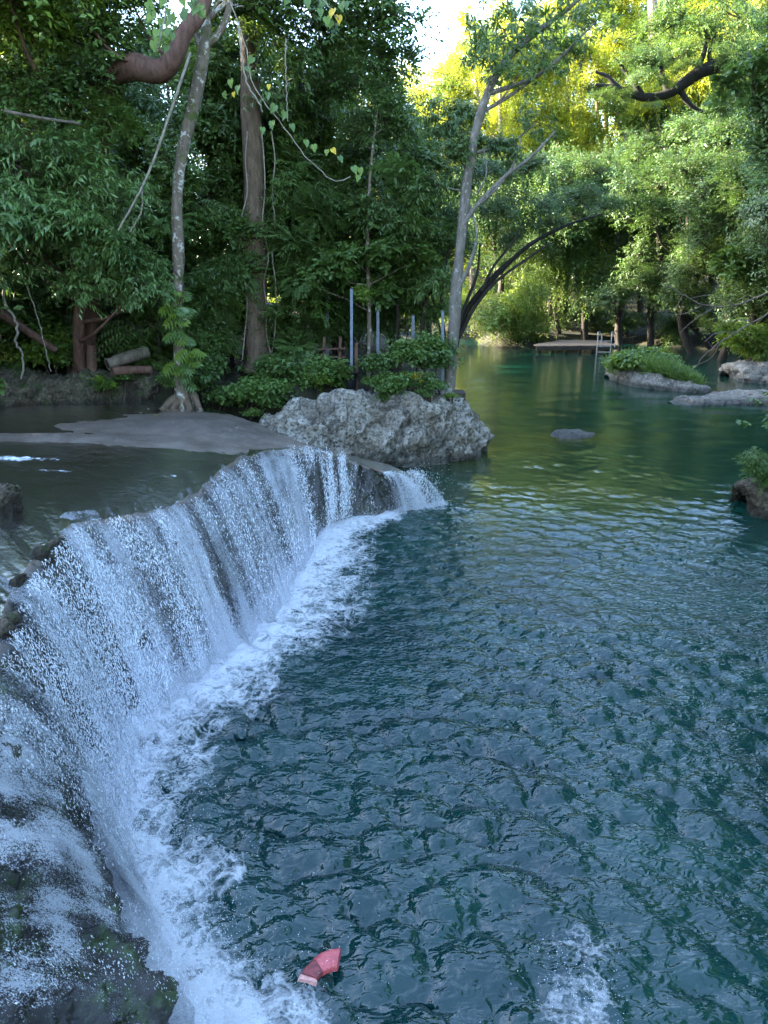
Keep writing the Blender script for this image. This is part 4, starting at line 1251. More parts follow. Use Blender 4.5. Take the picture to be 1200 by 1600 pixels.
# dark arching tree
pp = pathpx([(706, 560), (722, 500), (752, 455), (795, 410), (838, 376), (890, 350), (940, 335)], 21)
t6 = make_tree('dark low arching tree reaching over the water behind the leaning grey one', pp[0], pp[-1], .10,
    [B(780, 330, 21, .75, 'fine', 'leaf_cool'), B(840, 320, 21.5, .75, 'fine', 'leaf_cool'), B(900, 310, 22, .75, 'fine', 'leaf_cool'), B(760, 270, 21.5, .8, 'fine', 'leaf_cool'), B(690, 350, 21, .8, 'fine', 'leaf_dark'), B(650, 380, 21.5, .9, 'lance', 'leaf_dark'), B(950, 325, 23, .6, 'fine', 'leaf_cool'), B(820, 265, 22, .7, 'fine', 'leaf_cool'),
     B(800, 375, 21.3, .42, 'fine', 'leaf_dark'), B(860, 350, 21.5, .45, 'fine', 'leaf_dark')],
    'bark_silhouette', path=pp, rad=[.14, .11, .09, .075, .06, .04, .02], seed=11, limb=False)
mb = MB()
for pts, r in (([(710, 540), (742, 480), (775, 440), (830, 400), (860, 380)], .06), ([(752, 455), (772, 415), (800, 380), (820, 340)], .045), ([(704, 560), (722, 490), (745, 430), (750, 380)], .06), ([(700, 560), (690, 480), (696, 420), (706, 360)], .05), ([(696, 560), (684, 500), (668, 430)], .05)):
    tube(mb, catmull(pathpx(pts, 20.8), 16), [r, r * .8, r * .35], 6, 0, .2)
mb.build('branch', M['bark_dark'], t6)

def tree_px(label, px, Y, py_top, py_bot, wpx, n, s, kinds, mats, group=None, bark='bark_dark', name='tree', cat='tree', r0=.16, lean=0.0, yo=-1.2, seed=0, basepx=None):
    g = np.random.default_rng(seed * 7919 + int(px) * 31 + int(Y * 10))
    b0 = at_y(basepx if basepx is not None else px, 520, Y)
    base = np.array([b0[0], b0[1], gz(b0[0], b0[1])])
    top = at_y(px + lean, py_top + 20, Y)
    bs = []
    for k in range(n):
        f = (k + g.uniform(.1, .9)) / n
        py = py_top + (py_bot - py_top) * f
        spread = wpx * (.35 + .65 * math.sin(math.pi * min(1, .15 + f)))
        p = at_y(px + lean * (1 - f) + g.uniform(-1, 1) * spread, py, Y + yo * g.uniform(0, 1) + g.normal(0, .5))
        p[2] = max(p[2], gz(p[0], p[1]) + .25)
        bs.append((p, s * g.uniform(.75, 1.2), kinds[g.integers(len(kinds))], mats[g.integers(len(mats))]))
    return make_tree(label, base, top, r0, bs, bark, name, group, cat, seed=seed + int(px))

# dark forest behind the left shore
GL = 'trees deep in the left forest'
LLB = ['dark forest tree at the left edge, in front of all others there', 'dark forest tree behind the twisting pale root', 'dark forest tree behind the glossy drooping bush', 'dark forest tree behind the hollow log', 'tall dark forest tree filling the gap between pale and brown trunks',
       'dark forest tree just right of the big brown trunk', 'dark forest tree behind the tall post in the tub', 'dark forest tree behind the short grey post', 'dark tree one row back, seen left of the pale trunk', 'dark tree one row back behind the glossy bush', 'dark tree one row back behind the brown trunk',
       'dark tree one row back behind the pale sapling', 'dark tree one row back just left of the leaning grey tree', 'hindmost dark tree seen over the glossy bush', 'hindmost dark tree at the left edge', 'hindmost dark tree seen right of the brown trunk']
for i, (px, Y, pt, pb, wpx, n, s) in enumerate([(-60, 20, -40, 500, 90, 12, 1.15), (30, 21, 150, 560, 90, 12, 1.1), (120, 22, 120, 560, 90, 12, 1.1), (215, 21.5, 160, 560, 80, 12, 1.05), (330, 22.5, 60, 540, 85, 14, 1.1), (450, 24, 150, 430, 80, 10, 1.1), (530, 25, 160, 520, 85, 13, 1.15), (620, 24, 200, 500, 70, 11, 1.05),
         (260, 26, 100, 480, 110, 12, 1.3), (90, 27, 0, 480, 120, 12, 1.4), (390, 29, 80, 430, 110, 12, 1.4), (550, 31, 230, 500, 110, 12, 1.4), (660, 29, 260, 470, 60, 9, 1.1), (180, 33, 60, 480, 160, 12, 1.8), (-40, 30, 0, 480, 120, 10, 1.8), (500, 36, 60, 420, 140, 12, 1.8)]):
    tree_px(LLB[i], px, Y, pt, pb, wpx, n, s, ['broad', 'lance', 'fine', 'broad'], ['leaf_dark', 'leaf_mid', 'leaf_cool', 'leaf_mid'], GL, seed=200 + i)

IFL = [('young leafy tree behind the rock bank at the far left', 40, 19.8, 400, 560), ('young leafy tree behind the standing brown stump', 110, 20, 430, 560), ('young leafy tree between the hollow log and the pale trunk', 225, 19.6, 380, 570), ('young leafy tree squeezed between the pale and brown trunks', 335, 20.6, 320, 560), ('young leafy tree against the left side of the brown trunk', 362, 22.0, 250, 520),
       ('young leafy tree against the right side of the brown trunk', 446, 21.8, 260, 500), ('young leafy tree left of the tall post in the tub', 495, 20.8, 300, 500), ('young leafy tree between the tall post and the pale sapling', 545, 21.2, 280, 480), ('young leafy tree right of the pale sapling', 620, 21, 280, 480), ('young leafy tree left of the leaning grey tree', 668, 20.6, 300, 500),
       ('young leafy tree above the glossy bush at the left', 100, 19, 180, 330), ('young leafy tree right of the long slanting liana', 240, 19, 190, 390), ('young leafy tree high between the pale and brown trunks', 338, 21.8, 90, 300), ('young leafy tree high right of the brown trunk', 456, 21.8, 150, 330)]
for i, (lb, px, Y, pt, pb) in enumerate(IFL):
    tree_px(lb, px, Y, pt, pb, 42, 7, .72, ['large', 'pinnate', 'broad', 'lance'], ['leaf_mid', 'leaf_cool', 'leaf_mid', 'leaf_bush'], 'young trees of the left shore', name='young_tree', r0=.05, yo=-.5, seed=700 + i)

# understory of the left shore
GU = 'leafy undergrowth along the left shore'
def shrub(label, px, py, Y, n, s, kinds, mats, group=None, spread=.5, name='shrub', cat='shrub', z=None, seed=0):
    g = np.random.default_rng(seed * 101 + int(px) * 7 + int(py))
    c = at_y(px, py, Y)
    b = np.array([c[0], c[1], gz(c[0], c[1])])
    if z is not None: b[2] = z
    elif b[2] < 0: b[2] = c[2] - .3
    root = thing(name, label, cat, b, group)
    mb = MB()
    ps = []
    for k in range(n):
        p = c + g.normal(0, spread, 3) * np.array([1, .8, .55])
        p[2] = max(p[2], b[2] + .1)
        ps.append(p)
        tube(mb, catmull([b - UP * .2, (b + p) / 2 + g.normal(0, .08, 3), p], 6), [.025, .012], 4, cap=False)
    mb.build('stem', M['twig'], root)
    for p in ps:
        add_bough(root, p, s, kinds[g.integers(len(kinds))], mats[g.integers(len(mats))], g, 'foliage')
    return root
UG = [('low bright plant at the left edge under the twisting pale root', 30, 560, 18.8, 4, .5, ['broad', 'weed'], ['leaf_mid', 'leaf_lime']), ('low bright plant on the rock bank left of the standing stump', 85, 560, 18.6, 4, .5, ['weed', 'broad'], ['leaf_mid', 'leaf_lime']), ('dark leafy plant around the standing brown stump', 125, 520, 19.5, 4, .7, ['broad'], ['leaf_dark']),
        ('small bright plant in front of the hollow log', 190, 598, 17.2, 2, .26, ['weed'], ['leaf_lime', 'leaf_mid']), ('small plant just left of the pale trunk foot', 242, 602, 17.2, 2, .28, ['weed'], ['leaf_mid']), ('dark plant behind the hollow log', 230, 540, 19.5, 4, .7, ['broad', 'pinnate'], ['leaf_dark', 'leaf_cool']), ('leafy plant just right of the pale trunk foot', 322, 590, 17.7, 3, .42, ['weed', 'large'], ['leaf_mid', 'leaf_dark']),
        ('narrow leaved shrub between the pale and brown trunks, lower part', 330, 520, 19.2, 5, .65, ['broad', 'lance'], ['leaf_cool', 'leaf_mid']), ('narrow leaved shrub between the pale and brown trunks, upper part', 325, 440, 19.8, 5, .75, ['lance', 'pinnate'], ['leaf_cool']), ('dark plant at the back edge of the grey mud swell', 345, 632, 17.3, 3, .40, ['weed', 'large'], ['leaf_dark', 'leaf_mid']), ('dark plant in the hollow left of the boulder', 385, 618, 17.5, 4, .45, ['weed', 'large'], ['leaf_dark', 'leaf_mid']),
        ('small sprig at the left foot of the boulder by the water', 384, 665, 16.3, 2, .22, ['weed'], ['leaf_mid']), ('broad leaved plant under the brown trunk', 430, 592, 18.0, 4, .45, ['large', 'weed'], ['leaf_mid', 'leaf_cool']), ('leafy plant leaning on the left shoulder of the boulder', 452, 625, 17.2, 4, .38, ['weed', 'large'], ['leaf_mid', 'leaf_cool']), ('bushy plant left of the black tub', 486, 585, 18.2, 4, .45, ['large', 'weed'], ['leaf_mid']),
        ('yellowish low plant between the boulder and the black tub', 505, 620, 17.2, 3, .26, ['weed'], ['leaf_lime']), ('feathery plant right of the brown trunk', 465, 520, 20.2, 4, .6, ['pinnate', 'large'], ['leaf_cool', 'leaf_mid']), ('dark bush behind the dim grey post', 520, 500, 21.4, 4, .6, ['broad'], ['leaf_dark']), ('dark fine leaved bush behind the short grey post', 620, 505, 21.8, 4, .6, ['broad', 'fine'], ['leaf_dark', 'leaf_cool']), ('dark broad leaved bush behind the brown trunk', 425, 540, 21.6, 3, .6, ['large'], ['leaf_dark']), ('leafy plant at the far left end of the rock bank', -10, 600, 17.5, 4, .6, ['broad', 'lance'], ['leaf_mid'])]
for i, (lb, px, py, Y, n, s, k, m_) in enumerate(UG):
    shrub(lb, px, py, Y, n, s, k, m_, GU, .36, 'undergrowth_plant', 'plant', seed=i)
# plants crowning the boulder
GBp = 'leafy plants crowning the boulder'
BPL = ['leafy plant at the left end of the boulder top beside the stake', 'tall leafy plant left of centre on the boulder top', 'leafy plant in the middle of the boulder crown', 'blue green plant at the right of the boulder crown beside the bluish post',
       'low plant spilling over the front of the boulder top', 'small plant rooted in the left shoulder of the boulder', 'trailing plant hanging down the middle of the boulder face', 'lowest bright sprig on the boulder face', 'dark sprig hanging under the bluish post', 'lime sprig in front of the black tub', 'tall plant behind the yellow tuft', 'tiny sprig low on the left half of the boulder', 'small tuft on the right half of the boulder top', 'trailing sprig right of the yellow tuft', 'broad tuft on the front edge left of the yellow tuft']
for i, (px, py, Y, s, k, mt) in enumerate([(596, 572, 17.7, .36, 'weed', 'leaf_cool'), (622, 555, 17.8, .44, 'weed', 'leaf_mid'), (652, 560, 17.8, .42, 'weed', 'leaf_mid'), (680, 568, 17.8, .38, 'weed', 'leaf_cool'), (636, 600, 17.1, .34, 'weed', 'leaf_mid'), (588, 598, 17.3, .24, 'weed', 'leaf_mid'), (612, 625, 16.75, .22, 'weed', 'leaf_mid'), (614, 645, 16.6, .14, 'weed', 'leaf_lime'), (688, 606, 17.3, .22, 'weed', 'leaf_cool'), (556, 622, 17.0, .16, 'weed', 'leaf_lime'), (668, 548, 18.2, .40, 'weed', 'leaf_mid'), (540, 640, 16.7, .12, 'weed', 'leaf_mid'), (672, 612, 16.8, .22, 'weed', 'leaf_mid'), (664, 598, 16.9, .26, 'weed', 'leaf_cool'), (622, 606, 16.8, .30, 'weed', 'leaf_mid')]):
    shrub(BPL[i], px, py, Y, 2, s, [k], [mt], GBp, .10, 'boulder_plant', 'plant', z=at_y(px, py + 14, Y)[2], seed=50 + i)
shrub('yellow leaved dry tuft in the middle of the boulder top', 648, 592, 16.95, 2, .17, ['weed'], ['leaf_yellow'], None, .10, 'boulder_plant', 'plant', z=at_y(648, 605, 16.95)[2], seed=80)
shrub('pale bright tuft dangling at the right end of the boulder top', 706, 618, 17.2, 2, .14, ['weed'], ['leaf_lime'], None, .06, 'boulder_plant', 'plant', z=at_y(703, 628, 17.2)[2], seed=81)

# right bank
GR = 'trees overhanging the water on the right bank'
_at = ['above the vine mound', 'above the white railing', 'over the left half of the jetty', 'over the swim ladder', 'behind the grassy islet, left part', 'behind the grassy islet, right part', 'above the bleached bare branch', 'above the round shrub on the bank rock', 'at the right edge of the picture']
LRB = [x for a in _at for x in ('front row tree drooping over the river ' + a, 'taller second row tree ' + a)]
def yr(px): return float(np.interp(px, [740, 960, 1050, 1200, 1300], [54, 51, 46, 36, 30]))
spec = []
for i, px in enumerate([780, 850, 915, 975, 1030, 1085, 1140, 1195, 1245]):
    spec.append((px, yr(px), 255, 492 if px > 985 else (470 if px > 900 else 420), 62, 13, 1.55 if px < 1050 else 1.25))
    spec.append((px + 28, yr(px) + 5, 255 if px < 1000 else 200, 400, 80, 11, 1.8))
for i, (px, Y, pt, pb, wpx, n, s) in enumerate(spec):
    tree_px(LRB[i], px, Y, pt, pb, wpx, n, s, ['fine', 'broad', 'fine', 'lance', 'curtain' if px < 960 else 'broad'], ['leaf_dark', 'leaf_mid', 'leaf_dark', 'leaf_cool'] if px < 960 else ['leaf_cool', 'leaf_dark', 'leaf_dark', 'leaf_dark'], GR, yo=-2.5, seed=300 + i, r0=.2)
GC = 'hanging vine curtains over the far right bank'
for i, (px, py, s) in enumerate([(880, 420, 1.25), (905, 430, 1.2), (930, 425, 1.15), (860, 400, 1.1)]):
    shrub('lime green curtain of hanging vines behind the jetty, ' + ['second from left', 'second from right', 'rightmost', 'leftmost'][i], px, py, 50.5, 3, s, ['curtain'], ['leaf_lime', 'leaf_mid'], GC, .7, 'vine_curtain', 'vines', seed=90 + i)
# dark low bank growth, right
DBL = ['left of the jetty', 'behind the middle of the jetty', 'at the right end of the jetty', 'behind the left of the islet', 'behind the middle of the islet', 'behind the right of the islet', 'left of the round shrub', 'behind the round shrub']
GD = 'dark low bushes at the foot of the right bank'
for i, px in enumerate([890, 940, 985, 1030, 1075, 1120, 1165, 1210]):
    shrub('dark low bush on the right bank, ' + DBL[i], px, float(np.interp(px, [890, 1000, 1210], [490, 510, 500])), yr(px) + 1.5, 5, .95, ['fine', 'broad'], ['leaf_dark', 'leaf_cool'], GD, 1.0, 'bank_bush', 'bush', seed=120 + i)
shrub('rounded bright green shrub on the bank rock at the right edge', 1188, 530, 33.0, 9, .8, ['broad', 'large'], ['leaf_lime'], None, .65, seed=140)
shrub('bushy light green branch hanging mid height at the right', 1145, 420, 34, 4, .85, ['lance', 'large'], ['leaf_lime', 'leaf_mid'], None, .6, seed=141)
shrub('fern like plant hanging over the purple grey rock at the right edge', 1208, 728, 12.9, 4, .32, ['lance', 'pinnate'], ['leaf_cool', 'leaf_mid'], None, .22, 'hanging_plant', 'plant', z=.55, seed=142)
# vine covered mound left of the jetty
shrub('round lime green mound of vines standing in the water left of the jetty', 800, 490, 48.6, 13, 1.15, ['curtain', 'broad'], ['leaf_lime'], None, 1.05, 'vine_mound', 'bush', seed=143)
shrub('yellowish grassy tuft at the waterline under the vine mound', 805, 522, 47.8, 5, .7, ['herb'], ['leaf_lime'], None, .9, 'bank_tuft', 'plant', seed=144)
shrub('straw coloured hanging twigs at the left side of the vine mound', 762, 490, 49, 4, .9, ['curtain'], ['leaf_dry'], None, .6, 'hanging_twigs', 'vines', seed=145)
tree_px('feathery bright bush behind the white railing', 845, 56, 395, 470, 30, 6, 1.4, ['lance', 'curtain'], ['leaf_lime', 'leaf_mid'], None, name='tree', seed=360)

for i, (px, Y, s_) in enumerate([(700, 63, 1.3), (730, 66, 1.4), (765, 64, 1.3), (800, 62, 1.3), (670, 60, 1.3), (640, 58, 1.3)]):
    shrub('pale bush on the far bank beyond the bend, ' + ['behind the foot of the leaning tree', 'above the distant railing', 'left of the vine mound', 'behind the vine mound', 'left of the leaning tree foot', 'seen between the grey posts'][i], px, 480, Y, 6, s_, ['fine', 'broad', 'curtain'], ['leaf_lime', 'leaf_mid'], 'pale bushes on the far bank', 1.4, 'bank_bush', 'bush', seed=180 + i)
for i, (x, y) in enumerate([(8.6, 8), (8.4, 11), (8.9, 13.6), (9.9, 16), (11.5, 18), (9.6, 10), (10.2, 13), (14, 21)]):
    z = gz(x, y) + .35
    shrub('leafy green bush on the near right bank just outside the frame', 600 + FPX * x / (y * math.cos(PITCH) + (CAM_H - z) * math.sin(PITCH)), 800 + FPX * math.tan(math.atan2(CAM_H - z, y) - PITCH), y, 5, .6, ['broad', 'weed', 'large'], ['leaf_mid', 'leaf_dark'], 'bushes on the near right bank', .6, 'bank_bush', 'bush', seed=220 + i)
# near right overhang, big dark leaves
tree_px('near tree at the upper right edge with big dark drooping leaves', 1225, 17, 20, 280, 50, 11, .8, ['large', 'broad'], ['leaf_cool', 'leaf_dark', 'leaf_mid'], None, seed=370, basepx=1290)
# giant limb
pp = pathpx([(1290, 470), (1285, 300), (1240, 150), (1170, 100), (1118, 103), (1085, 118), (1045, 146), (1005, 152), (965, 138), (930, 132)], 38)
hl = make_tree('huge tree whose silhouette black crooked limb crosses the upper right', pp[0], pp[-1], .5,
    [B(1010, 100, 38, 1.1, 'fine', 'leaf_mid'), B(1060, 90, 38, 1.2, 'fine', 'leaf_mid'), B(940, 150, 38, .6, 'fine', 'leaf_mid'), B(1110, 60, 38, 1.4, 'fine', 'leaf_mid'), B(1160, 30, 38, 1.7, 'fine', 'leaf_mid'), B(1180, 170, 37, 1.5, 'fine', 'leaf_cool'), B(1050, 40, 39, 1.3, 'fine', 'leaf_mid'), B(1000, 120, 37, .6, 'fine', 'leaf_mid'), B(1040, 128, 37, .45, 'fine', 'leaf_mid'), B(1080, 100, 37, .5, 'fine', 'leaf_mid'), B(970, 150, 37, .5, 'fine', 'leaf_mid'), B(1120, 170, 37, 1.0, 'broad', 'leaf_cool')],
    'bark_silhouette', path=pp, rad=[.9, .7, .6, .5, .36, .28, .26, .2, .12, .05], seed=13, limb=False)

mb = MB()
for pts in ([(1045, 146), (1034, 112), (1028, 70)], [(1085, 118), (1102, 75), (1096, 30)], [(1005, 152), (985, 122), (962, 92)], [(1115, 104), (1108, 84), (1120, 50)], [(1060, 138), (1080, 165), (1105, 178)], [(965, 138), (950, 120), (930, 112)]):
    tube(mb, catmull(pathpx(pts, 38), 10), [.16, .10, .05], 6, 0, .25)
mb.build('branch', M['bark_silhouette'], hl)
for (px, py, s_) in ((1135, 92, .7), (1150, 120, .8), (1022, 165, .45), (1062, 108, .4)):
    add_bough(hl, at_y(px, py, 36.8), s_, 'fine', 'leaf_mid', gT)

# far sunlit slope
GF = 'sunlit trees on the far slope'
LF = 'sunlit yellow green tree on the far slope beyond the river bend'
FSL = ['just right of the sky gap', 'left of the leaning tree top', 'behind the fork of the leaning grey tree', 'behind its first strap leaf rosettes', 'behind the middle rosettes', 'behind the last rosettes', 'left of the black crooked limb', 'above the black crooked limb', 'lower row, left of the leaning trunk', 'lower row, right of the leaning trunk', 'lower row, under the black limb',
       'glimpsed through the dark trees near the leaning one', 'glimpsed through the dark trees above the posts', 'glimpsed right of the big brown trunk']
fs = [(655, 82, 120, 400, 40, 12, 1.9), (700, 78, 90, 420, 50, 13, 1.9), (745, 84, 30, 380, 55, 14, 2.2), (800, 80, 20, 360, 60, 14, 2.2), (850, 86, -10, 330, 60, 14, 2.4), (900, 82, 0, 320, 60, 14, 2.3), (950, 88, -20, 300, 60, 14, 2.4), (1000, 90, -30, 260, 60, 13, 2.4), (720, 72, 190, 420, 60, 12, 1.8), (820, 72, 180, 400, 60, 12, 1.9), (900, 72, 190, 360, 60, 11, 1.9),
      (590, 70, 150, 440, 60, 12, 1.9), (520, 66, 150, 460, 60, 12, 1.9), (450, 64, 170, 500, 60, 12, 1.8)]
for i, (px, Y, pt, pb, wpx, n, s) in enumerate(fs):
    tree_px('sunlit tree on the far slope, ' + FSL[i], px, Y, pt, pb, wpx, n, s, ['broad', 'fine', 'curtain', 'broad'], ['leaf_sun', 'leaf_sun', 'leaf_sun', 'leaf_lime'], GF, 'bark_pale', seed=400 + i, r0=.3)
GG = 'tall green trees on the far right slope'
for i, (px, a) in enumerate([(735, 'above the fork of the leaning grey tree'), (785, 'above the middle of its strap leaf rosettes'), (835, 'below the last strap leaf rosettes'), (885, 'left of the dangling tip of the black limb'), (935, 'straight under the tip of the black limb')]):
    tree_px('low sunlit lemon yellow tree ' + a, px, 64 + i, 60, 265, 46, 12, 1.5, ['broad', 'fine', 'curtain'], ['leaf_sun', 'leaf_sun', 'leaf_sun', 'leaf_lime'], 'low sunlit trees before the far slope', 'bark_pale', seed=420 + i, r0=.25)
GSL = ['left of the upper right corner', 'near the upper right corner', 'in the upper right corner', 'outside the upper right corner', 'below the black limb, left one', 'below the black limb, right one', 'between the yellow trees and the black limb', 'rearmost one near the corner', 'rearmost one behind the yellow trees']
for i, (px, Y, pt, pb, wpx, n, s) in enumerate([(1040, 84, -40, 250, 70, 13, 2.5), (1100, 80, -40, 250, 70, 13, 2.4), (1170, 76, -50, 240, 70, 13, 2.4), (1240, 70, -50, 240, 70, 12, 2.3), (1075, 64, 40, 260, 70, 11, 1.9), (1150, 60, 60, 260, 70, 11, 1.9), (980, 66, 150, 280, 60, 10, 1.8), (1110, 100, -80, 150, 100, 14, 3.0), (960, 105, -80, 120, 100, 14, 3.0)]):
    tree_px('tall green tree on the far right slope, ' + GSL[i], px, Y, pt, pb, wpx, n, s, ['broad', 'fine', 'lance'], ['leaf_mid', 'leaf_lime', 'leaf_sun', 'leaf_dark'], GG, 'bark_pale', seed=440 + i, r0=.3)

# the wood goes on outside the frame, left and right
GS = 'tall forest trees outside the picture'
def wood(x, y, H, s, n, seed, lo=.10):
    g = np.random.default_rng(seed)
    b = np.array([x, y, gz(x, y)])
    bs = []
    for k in range(n):
        a = g.uniform(0, 6.283); r = g.uniform(.2, 1) * 2.6
        bs.append((b + np.array([math.cos(a) * r, math.sin(a) * r, H * g.uniform(lo, 1.0)]), s * g.uniform(.8, 1.2), ('broad', 'fine')[g.integers(2)], ('leaf_dark', 'leaf_mid')[g.integers(2)]))
    make_tree('tall broad leaved forest tree standing further back in the wood', b, b + UP * H, .28, bs, 'bark_dark', 'tree', GS, 'tree', seed=seed)
k = 0
for y in range(-13, 58, 6):
    for x, H in ((-11.5, 11 if y < 20 else 14), (-17, 14 if y < 20 else 18), (-23, 14 if y < 20 else 20)):
        xx = x - (.14 * max(0, y - 12) if True else 0) + gT.uniform(-1.2, 1.2)
        if y < 14 and x == -11: xx -= 1.5
        wood(xx, y + gT.uniform(-1.5, 1.5), H * gT.uniform(.9, 1.1), 2.2, 12, 500 + k); k += 1
for (x, y, H) in ((11, 2, 12), (10.8, 8, 13), (12, 14, 12), (17, 20, 10), (22.5, 27, 11), (25, 34, 12), (16, 8, 11), (18, 14, 12)):
    wood(x, y, H, 1.8, 10, 600 + k); k += 1

for (x, y, H) in ((11.5, 4.5, 16), (12.2, 9, 17), (12.6, 13.5, 17), (13.5, 18, 18), (15.5, 23, 19), (18.5, 28, 20)):  # high crowns added out of view to darken the water's reflection
    wood(x, y, H, 2.4, 11, 640 + k, .66); k += 1

# ------------------------------------------------------------------ posts, jetty, railings
def post(label, px, py0, py1, Y, r, mat='steel', grp=None, name='metal_post', square=True):
    a, b_ = at_y(px, py0, Y), at_y(px + gT.uniform(-.6, .6), py1, Y)
    root = thing(name, label, 'post', a, grp)
    mb = MB()
    if square:
        bar(mb, a - UP * .35, b_, r * 1.8, r * 1.8)
    else:
        tube(mb, [a - UP * .35, (a + b_) / 2, b_], r, 10)
    mb.build('shaft', M[mat], root, smooth=False)
    mb = MB(); tube(mb, [b_ , b_ + UP * .012], r * 1.25, 10); mb.build('cap', M[mat], root, smooth=False)
    return root
post('tall grey metal post rising out of the black tub', 549, 592, 452, 18.2, .036)
post('grey metal post just right of the tall one, under the bright leaves', 590.5, 556, 474, 20.2, .042)
post('short grey metal post near the middle of the point', 645, 548, 493, 20.2, .042)
post('thin dark metal post beside the short grey one', 666, 545, 462, 20.8, .026, 'rust')
post('bluish metal post standing at the right end of the boulder', 692, 640, 486, 18.0, .036)
post('dim grey metal post half hidden by leaves at the left of the row', 511, 535, 456, 20.6, .045)
post('rough wooden stake beside the black tub', 557, 592, 536, 18.25, .04, 'bark_red', None, 'wooden_stake')
c = at_y(546, 607, 18.15)
tubr = thing('tub', 'black plastic tub on the rocky point holding the tall post', 'tub', c)
mb = MB()
H = .40
prof = [(.0, .0), (.15, 0), (.185, .2), (.21, H), (.225, H), (.225, H - .03), (.215, H - .03)]
a = np.linspace(0, 2 * math.pi, 24, endpoint=False)
Vt = np.array([[(c[0] + r * math.cos(t), c[1] + r * math.sin(t), c[2] + z) for t in a] for r, z in prof])
mb.add(Vt.reshape(-1, 3), Q=grid_quads(len(prof), 24, True)); mb.build('bucket', M['black_tub'], tubr)
mb = MB(); Vt = np.array([[(c[0] + r * math.cos(t), c[1] + r * math.sin(t), c[2] + H - .06) for t in a] for r in (.001, .2)])
mb.add(Vt.reshape(-1, 3), Q=grid_quads(2, 24, True)); mb.build('soil', M['soil'], tubr)
# rusty frame behind the tub
c = at_y(524, 572, 19.9)
rf = thing('rusty_frame', 'reddish timber steps and frame half buried in leaves left of the tub', 'frame', c)
mb = MB()
for dx in (-.32, .1): bar(mb, c + [dx, 0, -.3], c + [dx + .04, .1, .75], .07, .07)
mb.build('upright', M['bark_red'], rf, smooth=False)
for k in range(3):
    mb = MB(); bar(mb, c + [-.45, -.05, .05 + .2 * k], c + [.28, .0, .02 + .22 * k], .16, .035); mb.build('tread', M['bark_red'], rf, smooth=False)
# small timber platform at the tip
c = at_y(714, 640, 18.1)
pl = thing('mooring_platform', 'small dark timber landing at the right tip of the boulder', 'platform', c)
for k in range(3):
    mb = MB(); box(mb, c + [0.0, -.2 + .2 * k, .42], (.34, .185, .06)); mb.build('plank', M['plank_dark'], pl, smooth=False)
for sx in (-.12, .12):
    mb = MB(); bar(mb, c + [sx, -.2, -.9], c + [sx, -.2, .385], .10, .10); mb.build('leg', M['plank_dark'], pl, smooth=False)

# jetty
A = at_z(838, 543, .32); Bx = at_z(966, 542, .32)
jy = thing('jetty', 'low brown plank swimming jetty on the far bank', 'jetty', (A + Bx) / 2 * [1, 1, 0])
npl = 24
f0 = np.linspace(0, 1, npl + 1)
for k in range(npl):
    x0, x1 = A[0] + (Bx[0] - A[0]) * f0[k] + .012, A[0] + (Bx[0] - A[0]) * f0[k + 1] - .012
    y0 = A[1] + (Bx[1] - A[1]) * f0[k]
    dl = .6 + 3.6 * min(1, .12 + f0[k] * 1.9) - 1.2 * max(0, f0[k] - .6)
    zz = .40 + gT.uniform(-.008, .008)
    mb = MB(); box(mb, ((x0 + x1) / 2, y0 + dl / 2, zz), (x1 - x0, dl, .05)); mb.build('plank', M['plank'], jy, smooth=False)
mb = MB(); bar(mb, A + [0, .06, -.04], Bx + [0, .06, -.04], .10, .24); mb.build('edge_beam', M['plank_dark'], jy, smooth=False)
for k in range(6):
    q = A + (Bx - A) * (k + .3) / 6
    mb = MB(); tube(mb, [q + [0, .35, -1.6], q + [0, .35, -.02]], .11, 8); mb.build('pile', M['plank_dark'], jy)
c = at_z(942, 543, .42)
ld = thing('swim_ladder', 'white bent tube swimming ladder at the front edge of the jetty', 'ladder', c)
for sx in (-.36, .42):
    mb = MB()
    q = c + [sx, 0, 0]
    tube(mb, catmull([q + [-.02, -.12, -1.0], q + [0, -.10, .0], q + [0.02, -.02, .70], q + [.06, .18, .84], q + [.22, .30, .82], q + [.34, .34, .62], q + [.36, .36, -.02]], 22), .028, 8)
    mb.build('rail', M['white_metal'], ld)
for z in (-.25, .08, .36):
    mb = MB(); tube(mb, [c + [-.36, -.09, z], c + [.42, -.09, z]], .03, 6); mb.build('rung', M['white_metal'], ld)

def railing(label, px0, px1, py, Y0, Y1, h=.85, nb=3):
    a, b_ = at_y(px0, py, Y0), at_y(px1, py, Y1)
    root = thing('railing', label, 'railing', (a + b_) / 2 - UP * 0)
    for k in range(nb + 1):
        q = a + (b_ - a) * k / nb
        mb = MB(); bar(mb, q - UP * .4, q + UP * h, .085, .085); mb.build('post', M['white_metal'], root, smooth=False)
    for z in (h - .03, .12):
        mb = MB(); bar(mb, a + UP * z + [0, -.06, 0], b_ + UP * z + [0, -.06, 0], .05, .085); mb.build('rail', M['white_metal'], root, smooth=False)
    for k in range(nb):
        q, q2 = a + (b_ - a) * k / nb, a + (b_ - a) * (k + 1) / nb
        for (u, v, dy) in ((.12, h - .05, -.11), (h - .05, .12, -.16)):
            mb = MB(); bar(mb, q + UP * u + [0, dy, 0], q2 + UP * v + [0, dy, 0], .04, .06); mb.build('brace', M['white_metal'], root, smooth=False)
    return root
railing('white cross braced railing at the back of the jetty', 846, 880, 529, 55, 54.6)
railing('white cross braced railing partly behind the vine mound', 815, 842, 524, 56, 55.6, nb=2)
railing('distant white cross braced railing seen past the leaning tree', 718, 756, 520, 60, 60, nb=3)

